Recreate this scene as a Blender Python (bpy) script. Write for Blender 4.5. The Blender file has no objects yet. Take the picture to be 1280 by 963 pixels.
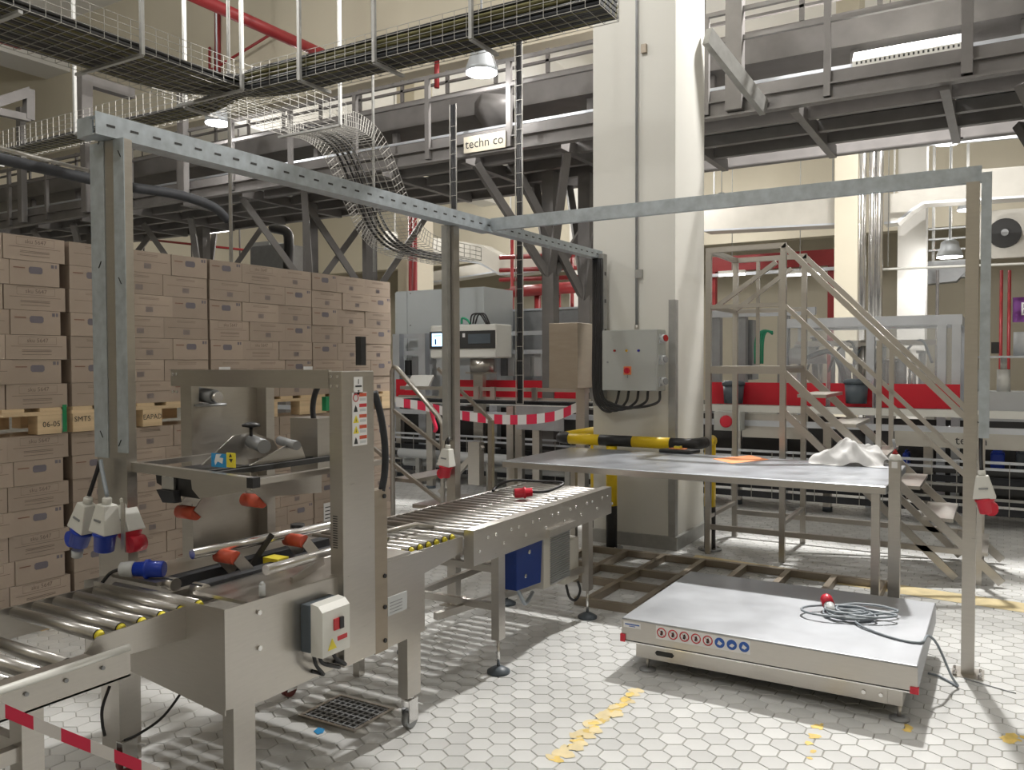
import bpy, math, random
from mathutils import Vector, Matrix
random.seed(7)
S = bpy.context.scene
COL = S.collection

# ------------------------------------------------------------------ camera
FPX, YAW, PIT, ROL, CAMH = 1038.0, math.radians(30.67), math.radians(-1.55), math.radians(-0.2), 1.55
FW = Vector((-math.sin(YAW)*math.cos(PIT), math.cos(YAW)*math.cos(PIT), math.sin(PIT)))
_r0 = Vector((math.cos(YAW), math.sin(YAW), 0)); _u0 = _r0.cross(FW)
RT = math.cos(ROL)*_r0 + math.sin(ROL)*_u0
UP = -math.sin(ROL)*_r0 + math.cos(ROL)*_u0
CP = Vector((0, 0, CAMH))
cd = bpy.data.cameras.new('camera'); cam = bpy.data.objects.new('camera', cd); COL.objects.link(cam)
cd.sensor_fit = 'HORIZONTAL'; cd.sensor_width = 36.0; cd.lens = FPX/1280*36.0
cd.clip_start = 0.05; cd.clip_end = 200
M = Matrix((RT, UP, -FW)).transposed().to_4x4(); M.translation = CP
cam.matrix_world = M
S.camera = cam
# ------------------------------------------------------------------ world, exposure
W = bpy.data.worlds.new('hall_ambient'); S.world = W; W.use_nodes = True
W.node_tree.nodes['Background'].inputs[0].default_value = (0.85, 0.83, 0.78, 1)
W.node_tree.nodes['Background'].inputs[1].default_value = 0.12
S.view_settings.view_transform = 'Standard'; S.view_settings.look = 'None'
S.view_settings.gamma = 1.0; S.view_settings.use_curve_mapping = False
S.view_settings.exposure = 0.92
LAMP_W = 150.0

# ------------------------------------------------------------------ pixel helpers (photo 1280 x 963)
def ray(px, py): return RT*((px-640)/FPX) + UP*((481.5-py)/FPX) + FW
def G(px, py, z=0.0): d = ray(px, py); return CP + d*((z-CAMH)/d.z)
def AX(px, py, x): d = ray(px, py); return CP + d*(x/d.x)
def AY(px, py, y): d = ray(px, py); return CP + d*(y/d.y)

# ------------------------------------------------------------------ materials
def mat(name, col, rough=0.5, metal=0.0, var=0.08, scale=6.0, bump=0.0, coat=0.0, emit=None, es=0.0, alpha=1.0, stretch=None, island=False, trans=0.0):
    m = bpy.data.materials.new(name); m.use_nodes = True
    nt = m.node_tree; N = nt.nodes; L = nt.links; b = N['Principled BSDF']
    b.inputs['Roughness'].default_value = rough; b.inputs['Metallic'].default_value = metal
    b.inputs['Coat Weight'].default_value = coat; b.inputs['Coat Roughness'].default_value = 0.18
    b.inputs['Alpha'].default_value = alpha
    b.inputs['Transmission Weight'].default_value = trans
    c = (*col, 1)
    if var > 0:
        tc = N.new('ShaderNodeTexCoord'); mp = N.new('ShaderNodeMapping'); no = N.new('ShaderNodeTexNoise')
        no.inputs['Scale'].default_value = scale; no.inputs['Detail'].default_value = 5
        if stretch: mp.inputs['Scale'].default_value = stretch
        L.new(tc.outputs['Object'], mp.inputs['Vector']); L.new(mp.outputs[0], no.inputs['Vector'])
        cr = N.new('ShaderNodeValToRGB')
        cr.color_ramp.elements[0].position = 0.3; cr.color_ramp.elements[1].position = 0.7
        cr.color_ramp.elements[0].color = tuple(max(0, x*(1-var)) for x in col)+(1,)
        cr.color_ramp.elements[1].color = tuple(min(1, x*(1+var)) for x in col)+(1,)
        L.new(no.outputs['Fac'], cr.inputs[0]); out = cr.outputs[0]
        if island:
            g = N.new('ShaderNodeNewGeometry'); hs = N.new('ShaderNodeHueSaturation'); mr = N.new('ShaderNodeMapRange')
            oi = N.new('ShaderNodeObjectInfo'); ad = N.new('ShaderNodeMath'); ad.operation = 'ADD'; fr = N.new('ShaderNodeMath'); fr.operation = 'FRACT'
            L.new(g.outputs['Random Per Island'], ad.inputs[0]); L.new(oi.outputs['Random'], ad.inputs[1]); L.new(ad.outputs[0], fr.inputs[0])
            mr.inputs['To Min'].default_value = 0.88; mr.inputs['To Max'].default_value = 1.06
            L.new(fr.outputs[0], mr.inputs['Value']); L.new(mr.outputs[0], hs.inputs['Value']); L.new(out, hs.inputs['Color']); out = hs.outputs[0]
        L.new(out, b.inputs['Base Color'])
        if metal > 0.3:
            m2 = N.new('ShaderNodeMapRange'); m2.inputs['To Min'].default_value = max(0.05, rough-0.08); m2.inputs['To Max'].default_value = rough+0.1
            L.new(no.outputs['Fac'], m2.inputs['Value']); L.new(m2.outputs[0], b.inputs['Roughness'])
        if bump > 0:
            bp = N.new('ShaderNodeBump'); bp.inputs['Strength'].default_value = bump; bp.inputs['Distance'].default_value = 0.01
            L.new(no.outputs['Fac'], bp.inputs['Height']); L.new(bp.outputs[0], b.inputs['Normal'])
    else:
        b.inputs['Base Color'].default_value = c
    if emit:
        b.inputs['Emission Color'].default_value = (*emit, 1); b.inputs['Emission Strength'].default_value = es
    return m

MT = dict(
 steel=mat('brushed_stainless', (0.52, 0.495, 0.46), 0.31, 0.93, 0.03, 14, stretch=(1, 1, 9)),
 steel_top=mat('worn_stainless_top', (0.46, 0.485, 0.53), 0.32, 0.85, 0.10, 5),
 scale_top=mat('matt_scale_plate', (0.40, 0.415, 0.44), 0.42, 0.7, 0.06, 5),
 chrome=mat('polished_steel', (0.72, 0.71, 0.70), 0.2, 0.95, 0.05, 8),
 roller=mat('roller_steel', (0.45, 0.435, 0.415), 0.3, 0.95, 0.08, 12),
 galv=mat('galvanised_steel', (0.47, 0.52, 0.56), 0.45, 0.6, 0.14, 22),
 galvdull=mat('dull_galvanised', (0.40, 0.40, 0.385), 0.5, 0.6, 0.1, 15),
 wpaint=mat('grey_painted_steel', (0.19, 0.18, 0.175), 0.5, 0.15, 0.12, 4),
 wdeck=mat('galvanised_decking', (0.30, 0.33, 0.34), 0.5, 0.5, 0.15, 9),
 cream=mat('cream_wall_paint', (0.68, 0.63, 0.51), 0.8, 0, 0.04, 0.6),
 white=mat('white_wall_paint', (0.80, 0.79, 0.76), 0.8, 0, 0.03, 0.6),
 column=mat('column_paint', (0.74, 0.73, 0.68), 0.75, 0, 0.03, 1.2),
 tile=mat('hexagon_floor_tile', (0.63, 0.635, 0.625), 0.38, 0, 0.10, 1.6, island=True),
 grout=mat('tile_grout', (0.33, 0.32, 0.29), 0.9, 0, 0.2, 3),
 carton=mat('wrapped_cardboard', (0.40, 0.322, 0.26), 0.5, 0, 0.10, 3, bump=0.2, coat=0.5, island=True),
 print=mat('carton_print', (0.17, 0.13, 0.11), 0.7, 0, 0),
 logo=mat('carton_logo_blue', (0.16, 0.145, 0.17), 0.6, 0, 0),
 brownink=mat('carton_brown_ink', (0.20, 0.10, 0.07), 0.6, 0, 0),
 wood=mat('pallet_wood', (0.66, 0.50, 0.31), 0.75, 0, 0.2, 7, stretch=(1, 0.15, 3)),
 green=mat('green_strap', (0.01, 0.22, 0.08), 0.4, 0, 0),
 black=mat('black_plastic', (0.018, 0.018, 0.02), 0.45, 0, 0),
 rubber=mat('black_rubber', (0.025, 0.027, 0.032), 0.7, 0, 0.2, 12),
 dark=mat('dark_metal', (0.05, 0.05, 0.05), 0.6, 0.3, 0.1, 6),  # near-black metal for slot inlays, blades, rails and panels
 yellow=mat('yellow_paint', (0.86, 0.60, 0.01), 0.4, 0, 0.05, 5),
 capy=mat('yellow_end_cap', (0.80, 0.68, 0.05), 0.4, 0, 0),
 linepaint=mat('worn_yellow_line', (0.78, 0.57, 0.16), 0.6, 0, 0.25, 14),
 linefaint=mat('faded_yellow_line', (0.74, 0.62, 0.36), 0.6, 0, 0.15, 9),
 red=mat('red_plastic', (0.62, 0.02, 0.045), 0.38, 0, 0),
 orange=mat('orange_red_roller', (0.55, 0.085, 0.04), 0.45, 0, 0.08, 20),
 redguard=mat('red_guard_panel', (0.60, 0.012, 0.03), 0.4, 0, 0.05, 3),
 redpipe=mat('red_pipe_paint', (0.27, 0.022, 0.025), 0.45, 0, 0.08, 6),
 blue=mat('blue_plastic', (0.01, 0.045, 0.42), 0.35, 0, 0),
 bluemotor=mat('blue_gearbox_paint', (0.008, 0.035, 0.20), 0.35, 0.1, 0.05, 8),
 wplastic=mat('white_plastic', (0.72, 0.72, 0.68), 0.4, 0, 0),
 gplastic=mat('light_grey_plastic', (0.55, 0.57, 0.58), 0.45, 0, 0),
 ebox=mat('grey_enclosure', (0.50, 0.52, 0.50), 0.5, 0, 0.03, 3),
 cab=mat('pale_grey_cabinet', (0.56, 0.60, 0.62), 0.45, 0, 0.03, 2),
 motor=mat('grey_motor', (0.32, 0.33, 0.34), 0.45, 0.4, 0.08, 10),
 bmotor=mat('beige_drive_box', (0.50, 0.48, 0.43), 0.5, 0, 0.05, 5),
 dgrey=mat('dark_blue_grey_plastic', (0.08, 0.10, 0.12), 0.45, 0, 0),
 rag=mat('white_cloth', (0.72, 0.72, 0.72), 0.9, 0, 0.04, 20),
 opaper=mat('orange_paper', (0.88, 0.33, 0.14), 0.7, 0, 0),
 wpaper=mat('white_label', (0.78, 0.78, 0.78), 0.6, 0, 0),
 tapew=mat('white_barrier_tape', (0.76, 0.74, 0.75), 0.35, 0, 0),
 taper=mat('red_barrier_tape', (0.72, 0.03, 0.09), 0.35, 0, 0),
 screen=mat('lit_screen', (0.3, 0.6, 0.9), 0.2, 0, 0, emit=(0.45, 0.72, 1.0), es=1.6),
 alu=mat('aluminium_profile', (0.62, 0.65, 0.70), 0.4, 0.6, 0.05, 4),
 glass=mat('clear_guard_panel', (0.75, 0.78, 0.80), 0.06, 0, 0, alpha=0.22),
 lampg=mat('lamp_glow', (1, 1, 1), 0.4, 0, 0, emit=(0.93, 0.94, 1.0), es=6.0),
 tube=mat('fluorescent_glow', (1, 1, 1), 0.4, 0, 0, emit=(1.0, 0.98, 1.0), es=4.0),
 lamph=mat('lamp_housing', (0.50, 0.53, 0.56), 0.45, 0.3, 0.04, 5),
 duct=mat('insulated_duct', (0.62, 0.60, 0.55), 0.5, 0.25, 0.08, 2),
 cable=mat('black_cable', (0.03, 0.03, 0.032), 0.4, 0, 0.3, 8),
 gcable=mat('olive_cable', (0.12, 0.11, 0.04), 0.45, 0, 0.2, 8),
 greycable=mat('grey_cable', (0.30, 0.34, 0.38), 0.45, 0, 0),
 wire=mat('zinc_wire', (0.42, 0.41, 0.38), 0.45, 0.6, 0.1, 10),
 purple=mat('purple_sign', (0.16, 0.03, 0.22), 0.5, 0, 0),
 sblue=mat('sign_blue', (0.02, 0.10, 0.42), 0.4, 0, 0),
 skyblue=mat('sticker_cyan', (0.02, 0.28, 0.60), 0.4, 0, 0),
 signred=mat('sign_red', (0.55, 0.03, 0.04), 0.4, 0, 0),
 ink=mat('black_ink', (0.03, 0.03, 0.03), 0.6, 0, 0),
 redlamp=mat('red_indicator', (0.35, 0.02, 0.02), 0.25, 0, 0),
 yellamp=mat('amber_indicator', (0.70, 0.42, 0.05), 0.25, 0, 0),
 blulamp=mat('blue_indicator', (0.02, 0.02, 0.40), 0.25, 0, 0),
 orsw=mat('orange_switch_plate', (0.85, 0.30, 0.12), 0.4, 0, 0),
 brown=mat('bronze_stainless', (0.36, 0.31, 0.25), 0.42, 0.7, 0.06, 6, stretch=(1, 1, 5)),
 greenc=mat('green_cable', (0.02, 0.30, 0.16), 0.4, 0, 0),
 redwood=mat('caster_red', (0.16, 0.035, 0.03), 0.5, 0, 0),
)

# ------------------------------------------------------------------ mesh builder
class MB:
    def __init__(s): s.v = []; s.f = []; s.m = []; s.sm = []
    def _add(s, vs, fs, mi=0, smooth=False):
        o = len(s.v); s.v += [tuple(v) for v in vs]
        for i, f in enumerate(fs):
            s.f.append(tuple(k+o for k in f)); s.m.append(mi); s.sm.append(smooth if isinstance(smooth, bool) else smooth[i])
        return s
    def box(s, x0, x1, y0, y1, z0, z1, mi=0):
        x0, x1 = min(x0, x1), max(x0, x1); y0, y1 = min(y0, y1), max(y0, y1); z0, z1 = min(z0, z1), max(z0, z1)
        vs = [(x0,y0,z0),(x1,y0,z0),(x1,y1,z0),(x0,y1,z0),(x0,y0,z1),(x1,y0,z1),(x1,y1,z1),(x0,y1,z1)]
        return s._add(vs, [(0,3,2,1),(4,5,6,7),(0,1,5,4),(1,2,6,5),(2,3,7,6),(3,0,4,7)], mi)
    def bar(s, p, q, w, h, up=(0,0,1), mi=0):
        p = Vector(p); q = Vector(q); d = (q-p).normalized(); u = Vector(up)
        if abs(d.dot(u)) > 0.98: u = Vector((0,1,0))
        r = d.cross(u).normalized()*w/2; u = r.cross(d).normalized()*h/2
        vs = [p-r-u, p+r-u, p+r+u, p-r+u, q-r-u, q+r-u, q+r+u, q-r+u]
        return s._add(vs, [(0,1,2,3),(4,7,6,5),(0,4,5,1),(1,5,6,2),(2,6,7,3),(3,7,4,0)], mi)
    def cyl(s, p, q, r, n=14, r2=None, mi=0, smooth=True):
        p = Vector(p); q = Vector(q); r2 = r if r2 is None else r2; d = (q-p).normalized()
        a = Vector((1,0,0)) if abs(d.x) < 0.9 else Vector((0,1,0)); u = d.cross(a).normalized(); w = d.cross(u)
        vs = []
        for k in range(n):
            t = 2*math.pi*k/n; e = u*math.cos(t)+w*math.sin(t); vs += [p+e*r, q+e*r2]
        fs = [(2*k, 2*((k+1)%n), 2*((k+1)%n)+1, 2*k+1) for k in range(n)]
        fs += [tuple(2*k for k in range(n-1,-1,-1)), tuple(2*k+1 for k in range(n))]
        return s._add(vs, fs, mi, [smooth]*n+[False, False])
    def tube(s, pts, r, n=8, mi=0, closed=False):
        P = [Vector(p) for p in pts]; m = len(P); vs = []; u = None
        for i in range(m):
            a = P[i-1] if (i > 0 or closed) else P[i]; b = P[(i+1) % m] if (i < m-1 or closed) else P[i]
            d = (b-a).normalized()
            if u is None:
                t = Vector((0,0,1)) if abs(d.z) < 0.9 else Vector((1,0,0)); u = d.cross(t).normalized()
            else:
                u = (u-d*u.dot(d)).normalized()
            w = d.cross(u)
            for k in range(n):
                t = 2*math.pi*k/n; vs.append(P[i]+u*(r*math.cos(t))+w*(r*math.sin(t)))
        fs = []
        for i in range(m if closed else m-1):
            j = (i+1) % m
            for k in range(n): fs.append((i*n+k, i*n+(k+1)%n, j*n+(k+1)%n, j*n+k))
        sm = [True]*len(fs)
        if not closed:
            fs += [tuple(range(n-1,-1,-1)), tuple((m-1)*n+k for k in range(n))]; sm += [False, False]
        return s._add(vs, fs, mi, sm)
    def prism(s, pts, ax, a0, a1, mi=0):
        def P(u, v, a): return {'x': (a,u,v), 'y': (u,a,v), 'z': (u,v,a)}[ax]
        n = len(pts); vs = [P(u,v,a0) for u,v in pts]+[P(u,v,a1) for u,v in pts]
        fs = [tuple(range(n-1,-1,-1)), tuple(range(n,2*n))]+[(k,(k+1)%n,n+(k+1)%n,n+k) for k in range(n)]
        return s._add(vs, fs, mi)
    def lathe(s, c, prof, n=18, mi=0, ax=(0,0,1)):
        c = Vector(c); d = Vector(ax).normalized(); a = Vector((1,0,0)) if abs(d.x) < 0.9 else Vector((0,1,0))
        u = d.cross(a).normalized(); w = d.cross(u); vs = []; m = len(prof)
        for r, h in prof:
            for k in range(n):
                t = 2*math.pi*k/n; vs.append(c+d*h+(u*math.cos(t)+w*math.sin(t))*r)
        fs = [(i*n+k, i*n+(k+1)%n, (i+1)*n+(k+1)%n, (i+1)*n+k) for i in range(m-1) for k in range(n)]
        sm = [True]*len(fs); fs += [tuple(range(n-1,-1,-1)), tuple((m-1)*n+k for k in range(n))]; sm += [False, False]
        return s._add(vs, fs, mi, sm)
    def poly(s, pts, mi=0): return s._add(pts, [tuple(range(len(pts)))], mi)
    def grid(s, P, nu, nv, mi=0):
        return s._add(P, [(i*nv+j, (i+1)*nv+j, (i+1)*nv+j+1, i*nv+j+1) for i in range(nu-1) for j in range(nv-1)], mi, True)
    def build(s, name, mats, parent=None, bevel=0.0, kind=None):
        if not isinstance(mats, (list, tuple)): mats = [mats]
        xs = [v[0] for v in s.v]; ys = [v[1] for v in s.v]; zs = [v[2] for v in s.v]
        c = Vector(((min(xs)+max(xs))/2, (min(ys)+max(ys))/2, min(zs)))
        me = bpy.data.meshes.new(name); me.from_pydata([tuple(Vector(v)-c) for v in s.v], [], s.f)
        for m in mats: me.materials.append(MT[m] if isinstance(m, str) else m)
        me.polygons.foreach_set('material_index', s.m); me.polygons.foreach_set('use_smooth', s.sm); me.update()
        o = bpy.data.objects.new(name, me); COL.objects.link(o); place(o, c, parent)
        if bevel > 0:
            b = o.modifiers.new('bevel', 'BEVEL'); b.width = bevel; b.segments = 2; b.limit_method = 'ANGLE'
        if kind: o['kind'] = kind
        return o
WL = {}
def place(o, c, parent=None):
    WL[o.name] = Vector(c)
    if parent: o.parent = parent; o.location = Vector(c)-WL[parent.name]
    else: o.location = c
def tag(o, label, cat, group=None):
    o['label'] = label; o['category'] = cat
    if group: o['group'] = group
    return o
def thing(name, loc, label, cat, group=None):
    o = bpy.data.objects.new(name, None); COL.objects.link(o); o.empty_display_size = 0.1; place(o, Vector(loc)); return tag(o, label, cat, group)
def struct(name, mb, m, parent=None):
    o = mb.build(name, m, parent)
    if not parent: o['kind'] = 'structure'
    return o
def copy_tree(o, loc=None, label=None, parent=None):
    c = o.copy(); COL.objects.link(c)
    if parent: c.parent = parent; c.location = o.location
    else: c.location = loc
    WL[c.name] = Vector(loc) if loc is not None else WL[o.name]
    if label: c['label'] = label
    for ch in list(o.children): copy_tree(ch, None, None, c)
    return c
def part(name, m, parent, fn, bevel=0.0):
    b = MB(); fn(b); return b.build(name, m, parent, bevel)
def pbox(name, m, parent, *a, bevel=0.0): return MB().box(*a).build(name, m, parent, bevel)
def pbar(name, m, parent, p, q, w, h, up=(0,0,1)): return MB().bar(p, q, w, h, up).build(name, m, parent)
def pcyl(name, m, parent, p, q, r, n=14, r2=None): return MB().cyl(p, q, r, n, r2).build(name, m, parent)
def ptube(name, m, parent, pts, r, n=8): return MB().tube(pts, r, n).build(name, m, parent)
_fonts = {}
def text_mesh(txt):
    if txt in _fonts: return _fonts[txt]
    cu = bpy.data.curves.new('lettering', 'FONT'); cu.body = txt; cu.size = 1.0; cu.align_x = 'CENTER'; cu.align_y = 'CENTER'; cu.resolution_u = 2
    o = bpy.data.objects.new('lettering', cu); COL.objects.link(o)
    dg = bpy.context.evaluated_depsgraph_get(); me = bpy.data.meshes.new_from_object(o.evaluated_get(dg))
    bpy.data.objects.remove(o); bpy.data.curves.remove(cu)
    _fonts[txt] = me; return me
def lettering(txt, m, parent, c, right, up, height, name='lettering'):
    me = text_mesh(txt).copy(); me.materials.clear(); me.materials.append(MT[m])
    o = bpy.data.objects.new(name, me); COL.objects.link(o)
    r = Vector(right).normalized(); u = Vector(up).normalized(); n = r.cross(u)
    place(o, Vector(c), parent)
    R = Matrix((r, u, n)).transposed(); o.rotation_euler = R.to_euler(); o.scale = (height, height, height)
    return o
def arc(c, u, w, r, a0, a1, n=8):
    c = Vector(c); u = Vector(u); w = Vector(w)
    return [c+u*(r*math.cos(math.radians(a0+(a1-a0)*k/n)))+w*(r*math.sin(math.radians(a0+(a1-a0)*k/n))) for k in range(n+1)]
def spl(pts, n=6):
    P = [Vector(p) for p in pts]; P = [P[0]*2-P[1]]+P+[P[-1]*2-P[-2]]; out = []
    for i in range(1, len(P)-2):
        for k in range(n):
            t = k/n; a, b, c, d = P[i-1:i+3]
            out.append(0.5*((2*b)+(c-a)*t+(2*a-5*b+4*c-d)*t*t+(3*b-a-3*c+d)*t**3))
    out.append(P[-2]); return out

# ================================================================== SETTING
X0, X1, Y0, Y1, ZC = -26.0, 12.0, -7.0, 33.0, 8.2
floor = struct('floor', MB().box(X0, X1, Y0, Y1, -0.2, -0.004), 'grout')
struct('ceiling', MB().box(X0, X1, Y0, Y1, ZC, ZC+0.2), 'white')
struct('wall_left', MB().box(X0-0.2, X0, Y0, Y1, 0, ZC), 'cream')
struct('wall_right', MB().box(X1, X1+0.2, Y0, Y1, 0, ZC), 'cream')
struct('wall_far', MB().box(X0, X1, Y1, Y1+0.2, 0, ZC), 'cream')
struct('wall_back', MB().box(X0, X1, Y0-0.2, Y0, 0, ZC), 'cream')
# downstand beams carrying the roof
struct('trim_1', MB().box(X0, -3.3, 9.6, 10.0, 5.72, ZC), 'cream')
struct('trim_2', MB().box(X0, X1, 17.5, 18.0, 6.6, ZC), 'cream')
struct('trim_3', MB().box(-9.4, -8.6, Y0, Y1, 7.5, ZC), 'white')
struct('trim_4', MB().box(-16.4, -15.6, Y0, Y1, 7.2, ZC), 'white')
struct('trim_5', MB().box(X0, X1, 25.5, 26.0, 5.2, 7.6), 'cream')

# hexagonal tiles: the 300 that show largest are single tiles, the rest one field
PT = 0.1015; RH = 0.0985/math.sqrt(3)
def hexv(cx, cy, r, z): return [(cx+r*math.cos(math.radians(30+60*k)), cy+r*math.sin(math.radians(30+60*k)), z) for k in range(6)]
HF = [(6,7,8,9,10,11)]+[(k,(k+1)%6,6+(k+1)%6,6+k) for k in range(6)]
DR = (-2.655, -2.335, 2.625, 2.895)
cand = []
ny = int(14.0/(PT*0.866))
for j in range(ny):
    y = 0.6+j*PT*0.8660254
    for i in range(int(25.5/PT)):
        x = -17.5+i*PT+(PT/2 if j % 2 else 0)
        d = Vector((x, y, 0))-CP; dep = d.dot(FW)
        if dep < 1.2: continue
        px = 640+FPX*d.dot(RT)/dep
        if px < -260 or px > 2300: continue
        if DR[0]-0.03 < x < DR[1]+0.03 and DR[2]-0.03 < y < DR[3]+0.03: continue
        py = 481.5-FPX*d.dot(UP)/dep
        vis = 0 < px < 1280 and py < 963 and not (px < 530 and py < 880) and not (780 < px < 1165 and py < 880)
        cand.append((0 if vis else 1, dep, x, y))
cand.sort()
me = bpy.data.meshes.new('floor_tile'); me.from_pydata(hexv(0,0,RH,-0.004)+hexv(0,0,RH-0.0025,0.0), [], HF); me.materials.append(MT['tile'])
for k, (v_, dep, x, y) in enumerate(cand[:300]):
    o = bpy.data.objects.new('floor_tile', me); COL.objects.link(o); o.parent = floor
    o.location = Vector((x, y, 0))-WL[floor.name]
b = MB()
for v_, dep, x, y in cand[300:]: b._add(hexv(x,y,RH,-0.004)+hexv(x,y,RH-0.0025,0.0), HF)
b.build('floor_tile_field', 'tile', floor, kind='stuff')
# worn yellow floor lines
def flakes(p, q, w, n, m, seed, size):
    r = random.Random(seed); p = Vector(p); q = Vector(q); d = (q-p); t = d.normalized(); s = Vector((-t.y, t.x, 0)); b = MB()
    for k in range(n):
        c = p+d*r.random()+s*(r.uniform(-w, w)); rr = size*r.uniform(0.4, 1.2); m_ = 9
        b.poly([(c.x+rr*r.uniform(0.5, 1.1)*math.cos(2*math.pi*i/m_), c.y+rr*r.uniform(0.5, 1.1)*math.sin(2*math.pi*i/m_), 0.0008+0.00005*k) for i in range(m_)])
    return b.build('floor_marking', m, floor, kind='stuff')
flakes(G(690,952), G(800,862), 0.018, 42, 'linepaint', 3, 0.028)
flakes(G(690,952), G(800,862), 0.03, 40, 'linefaint', 5, 0.04)
flakes(G(1005,950), G(1030,905), 0.02, 9, 'linepaint', 4, 0.026)
flakes(G(1130,900), G(1140,915), 0.02, 5, 'linepaint', 9, 0.025)
flakes(G(1255,925), G(1280,921), 0.02, 9, 'linepaint', 8, 0.03)
struct('floor_line', MB().poly([tuple(G(a,c)+Vector((0,0,0.0015))) for a,c in ((870,694),(1290,756),(1290,768),(860,702))]), 'linefaint', floor)
# floor drain
dr = thing('floor_drain', ((DR[0]+DR[1])/2, (DR[2]+DR[3])/2, 0), 'square black slotted floor drain grate set in the tiles', 'drain')
part('frame', 'steel', dr, lambda b: (b.box(DR[0],DR[1],DR[2],DR[2]+0.015,-0.02,0.003), b.box(DR[0],DR[1],DR[3]-0.015,DR[3],-0.02,0.003), b.box(DR[0],DR[0]+0.015,DR[2]+0.015,DR[3]-0.015,-0.02,0.003), b.box(DR[1]-0.015,DR[1],DR[2]+0.015,DR[3]-0.015,-0.02,0.003)))
pbox('pit', 'ink', dr, DR[0]+0.015,DR[1]-0.015,DR[2]+0.015,DR[3]-0.015,-0.02,-0.0035)
for k in range(9):
    x = DR[0]+0.028+k*(DR[1]-DR[0]-0.056)/8; pbox('grate_bar', 'motor', dr, x-0.004,x+0.004,DR[2]+0.015,DR[3]-0.015,-0.003,0.001)
for k in range(8):
    y = DR[2]+0.028+k*(DR[3]-DR[2]-0.056)/7; pbox('grate_bar', 'motor', dr, DR[0]+0.015,DR[1]-0.015,y-0.004,y+0.004,-0.003,0.002)
tag(MB().poly([tuple(G(a,c)+Vector((0,0,0.002))) for a,c in ((392,915),(398,910),(406,912),(404,917),(397,919))]).build('plastic_scrap', 'skyblue'), 'tiny scrap of blue plastic lying by the floor drain', 'scrap')

# big column with skirting, corner guard and conduit
CX0, CX1, CY0, CY1 = -3.055, -2.32, 6.53, 7.28
col = struct('wall_column', MB().box(CX0, CX1, CY0, CY1, 0, ZC), 'column')
struct('skirting', MB().box(CX0-0.012, CX1+0.03, CY0-0.03, CY1, 0, 0.11), 'galvdull', col)
struct('corner_guard', MB().box(CX1-0.055, CX1+0.004, CY0-0.004, CY0+0.06, 0.11, 2.06), 'galvdull', col)
cx = AY(797, 200, CY0).x
cond = thing('conduit', (cx, CY0-0.02, 1.8), 'thin dark conduit running up the big cream column', 'conduit')
pcyl('pipe', 'motor', cond, (cx,CY0-0.02,1.82), (cx,CY0-0.02,ZC), 0.012, 8)
pbox('clip', 'galvdull', cond, cx-0.01,cx+0.05,CY0-0.035,CY0-0.001,2.25,2.32)
pbox('clip', 'brown', cond, cx+0.04,cx+0.085,CY0-0.03,CY0-0.001,4.10,4.17)
pcyl('coupling', 'steel', cond, (cx,CY0-0.02,1.81), (cx,CY0-0.02,1.86), 0.017, 10)

# ================================================================== GALVANISED FRAME
def slot_beam(th, p, q, h, w, n, mslot, side):
    # channel along p->q : web + two flanges, slots as dark inlays on the visible web
    pass
PX_ = -2.98
fr = thing('galvanised_frame', (PX_, 4.3, 0), 'slotted galvanised strut frame of posts and top beams over the conveyor', 'frame')
HB0, HB1 = 2.42, 2.50
part('beam', 'galv', fr, lambda b: (b.box(-2.945,-2.941,1.905,4.72,HB0-0.005,HB1), b.box(-3.03,-2.945,1.905,4.72,HB0-0.005,HB0), b.box(-2.99,-2.945,1.905,4.72,HB1-0.02,HB1-0.016)))
part('beam', 'galv', fr, lambda b: (b.box(-2.945,-2.941,4.722,6.47,HB0+0.005,HB1-0.01), b.box(-3.02,-2.945,4.722,6.47,HB0+0.005,HB0+0.01), b.box(-2.99,-2.945,4.722,6.47,HB1-0.03,HB1-0.026)))
for k in range(46):
    y = 1.95+k*0.1
    if y < 6.45: pbox('slot', 'dark', fr, -2.9408,-2.9402,y,y+0.035,2.452,2.461)
part('beam_stub', 'galv', fr, lambda b: (b.box(-3.09,-2.992,1.925,1.93,HB0,HB0+0.075), b.box(-3.09,-2.992,1.93,1.97,HB0,HB0+0.004)))
part('cross_beam', 'galv', fr, lambda b: (b.box(-2.935,-0.105,4.68,4.684,HB0+0.005,HB1+0.005), b.box(-2.935,-0.105,4.684,4.72,HB1-0.002,HB1+0.005), b.box(-2.935,-0.105,4.684,4.72,HB0+0.005,HB0+0.01)))
# left post : steel box post with two galvanised channels
def channel(b, x, y, z0, z1, w=0.042, d=0.04):
    b.box(x-w/2,x+w/2,y,y+0.003,z0,z1); b.box(x-w/2,x-w/2+0.003,y+0.003,y+d,z0,z1); b.box(x+w/2-0.003,x+w/2,y+0.003,y+d,z0,z1)
part('post', 'steel', fr, lambda b: b.box(AY(117,300,1.987).x,AY(154,300,1.987).x,1.987,2.03,0.0,HB0-0.006))
yl = 1.983
part('strut_channel', 'galv', fr, lambda b: channel(b, (AY(114,300,yl).x+AY(131,300,yl).x)/2, yl, AY(126,572,yl).z, HB0-0.008, AY(131,300,yl).x-AY(114,300,yl).x, 0.0035))
part('strut_channel', 'galv', fr, lambda b: channel(b, (AY(143,300,yl).x+AY(156,300,yl).x)/2, yl, AY(149,566,yl).z, HB0-0.008, AY(156,300,yl).x-AY(143,300,yl).x, 0.0035))
for (a, c, t) in ((124,176,1), (149,192,-1), (125,331,1), (150,351,-1), (127,543,-1), (150,554,1)):
    p = AY(a, c, yl-0.001); pbar('slot', 'dark', fr, p+Vector((-0.008*t,0,-0.013)), p+Vector((0.008*t,0,0.013)), 0.004, 0.002)
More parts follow.
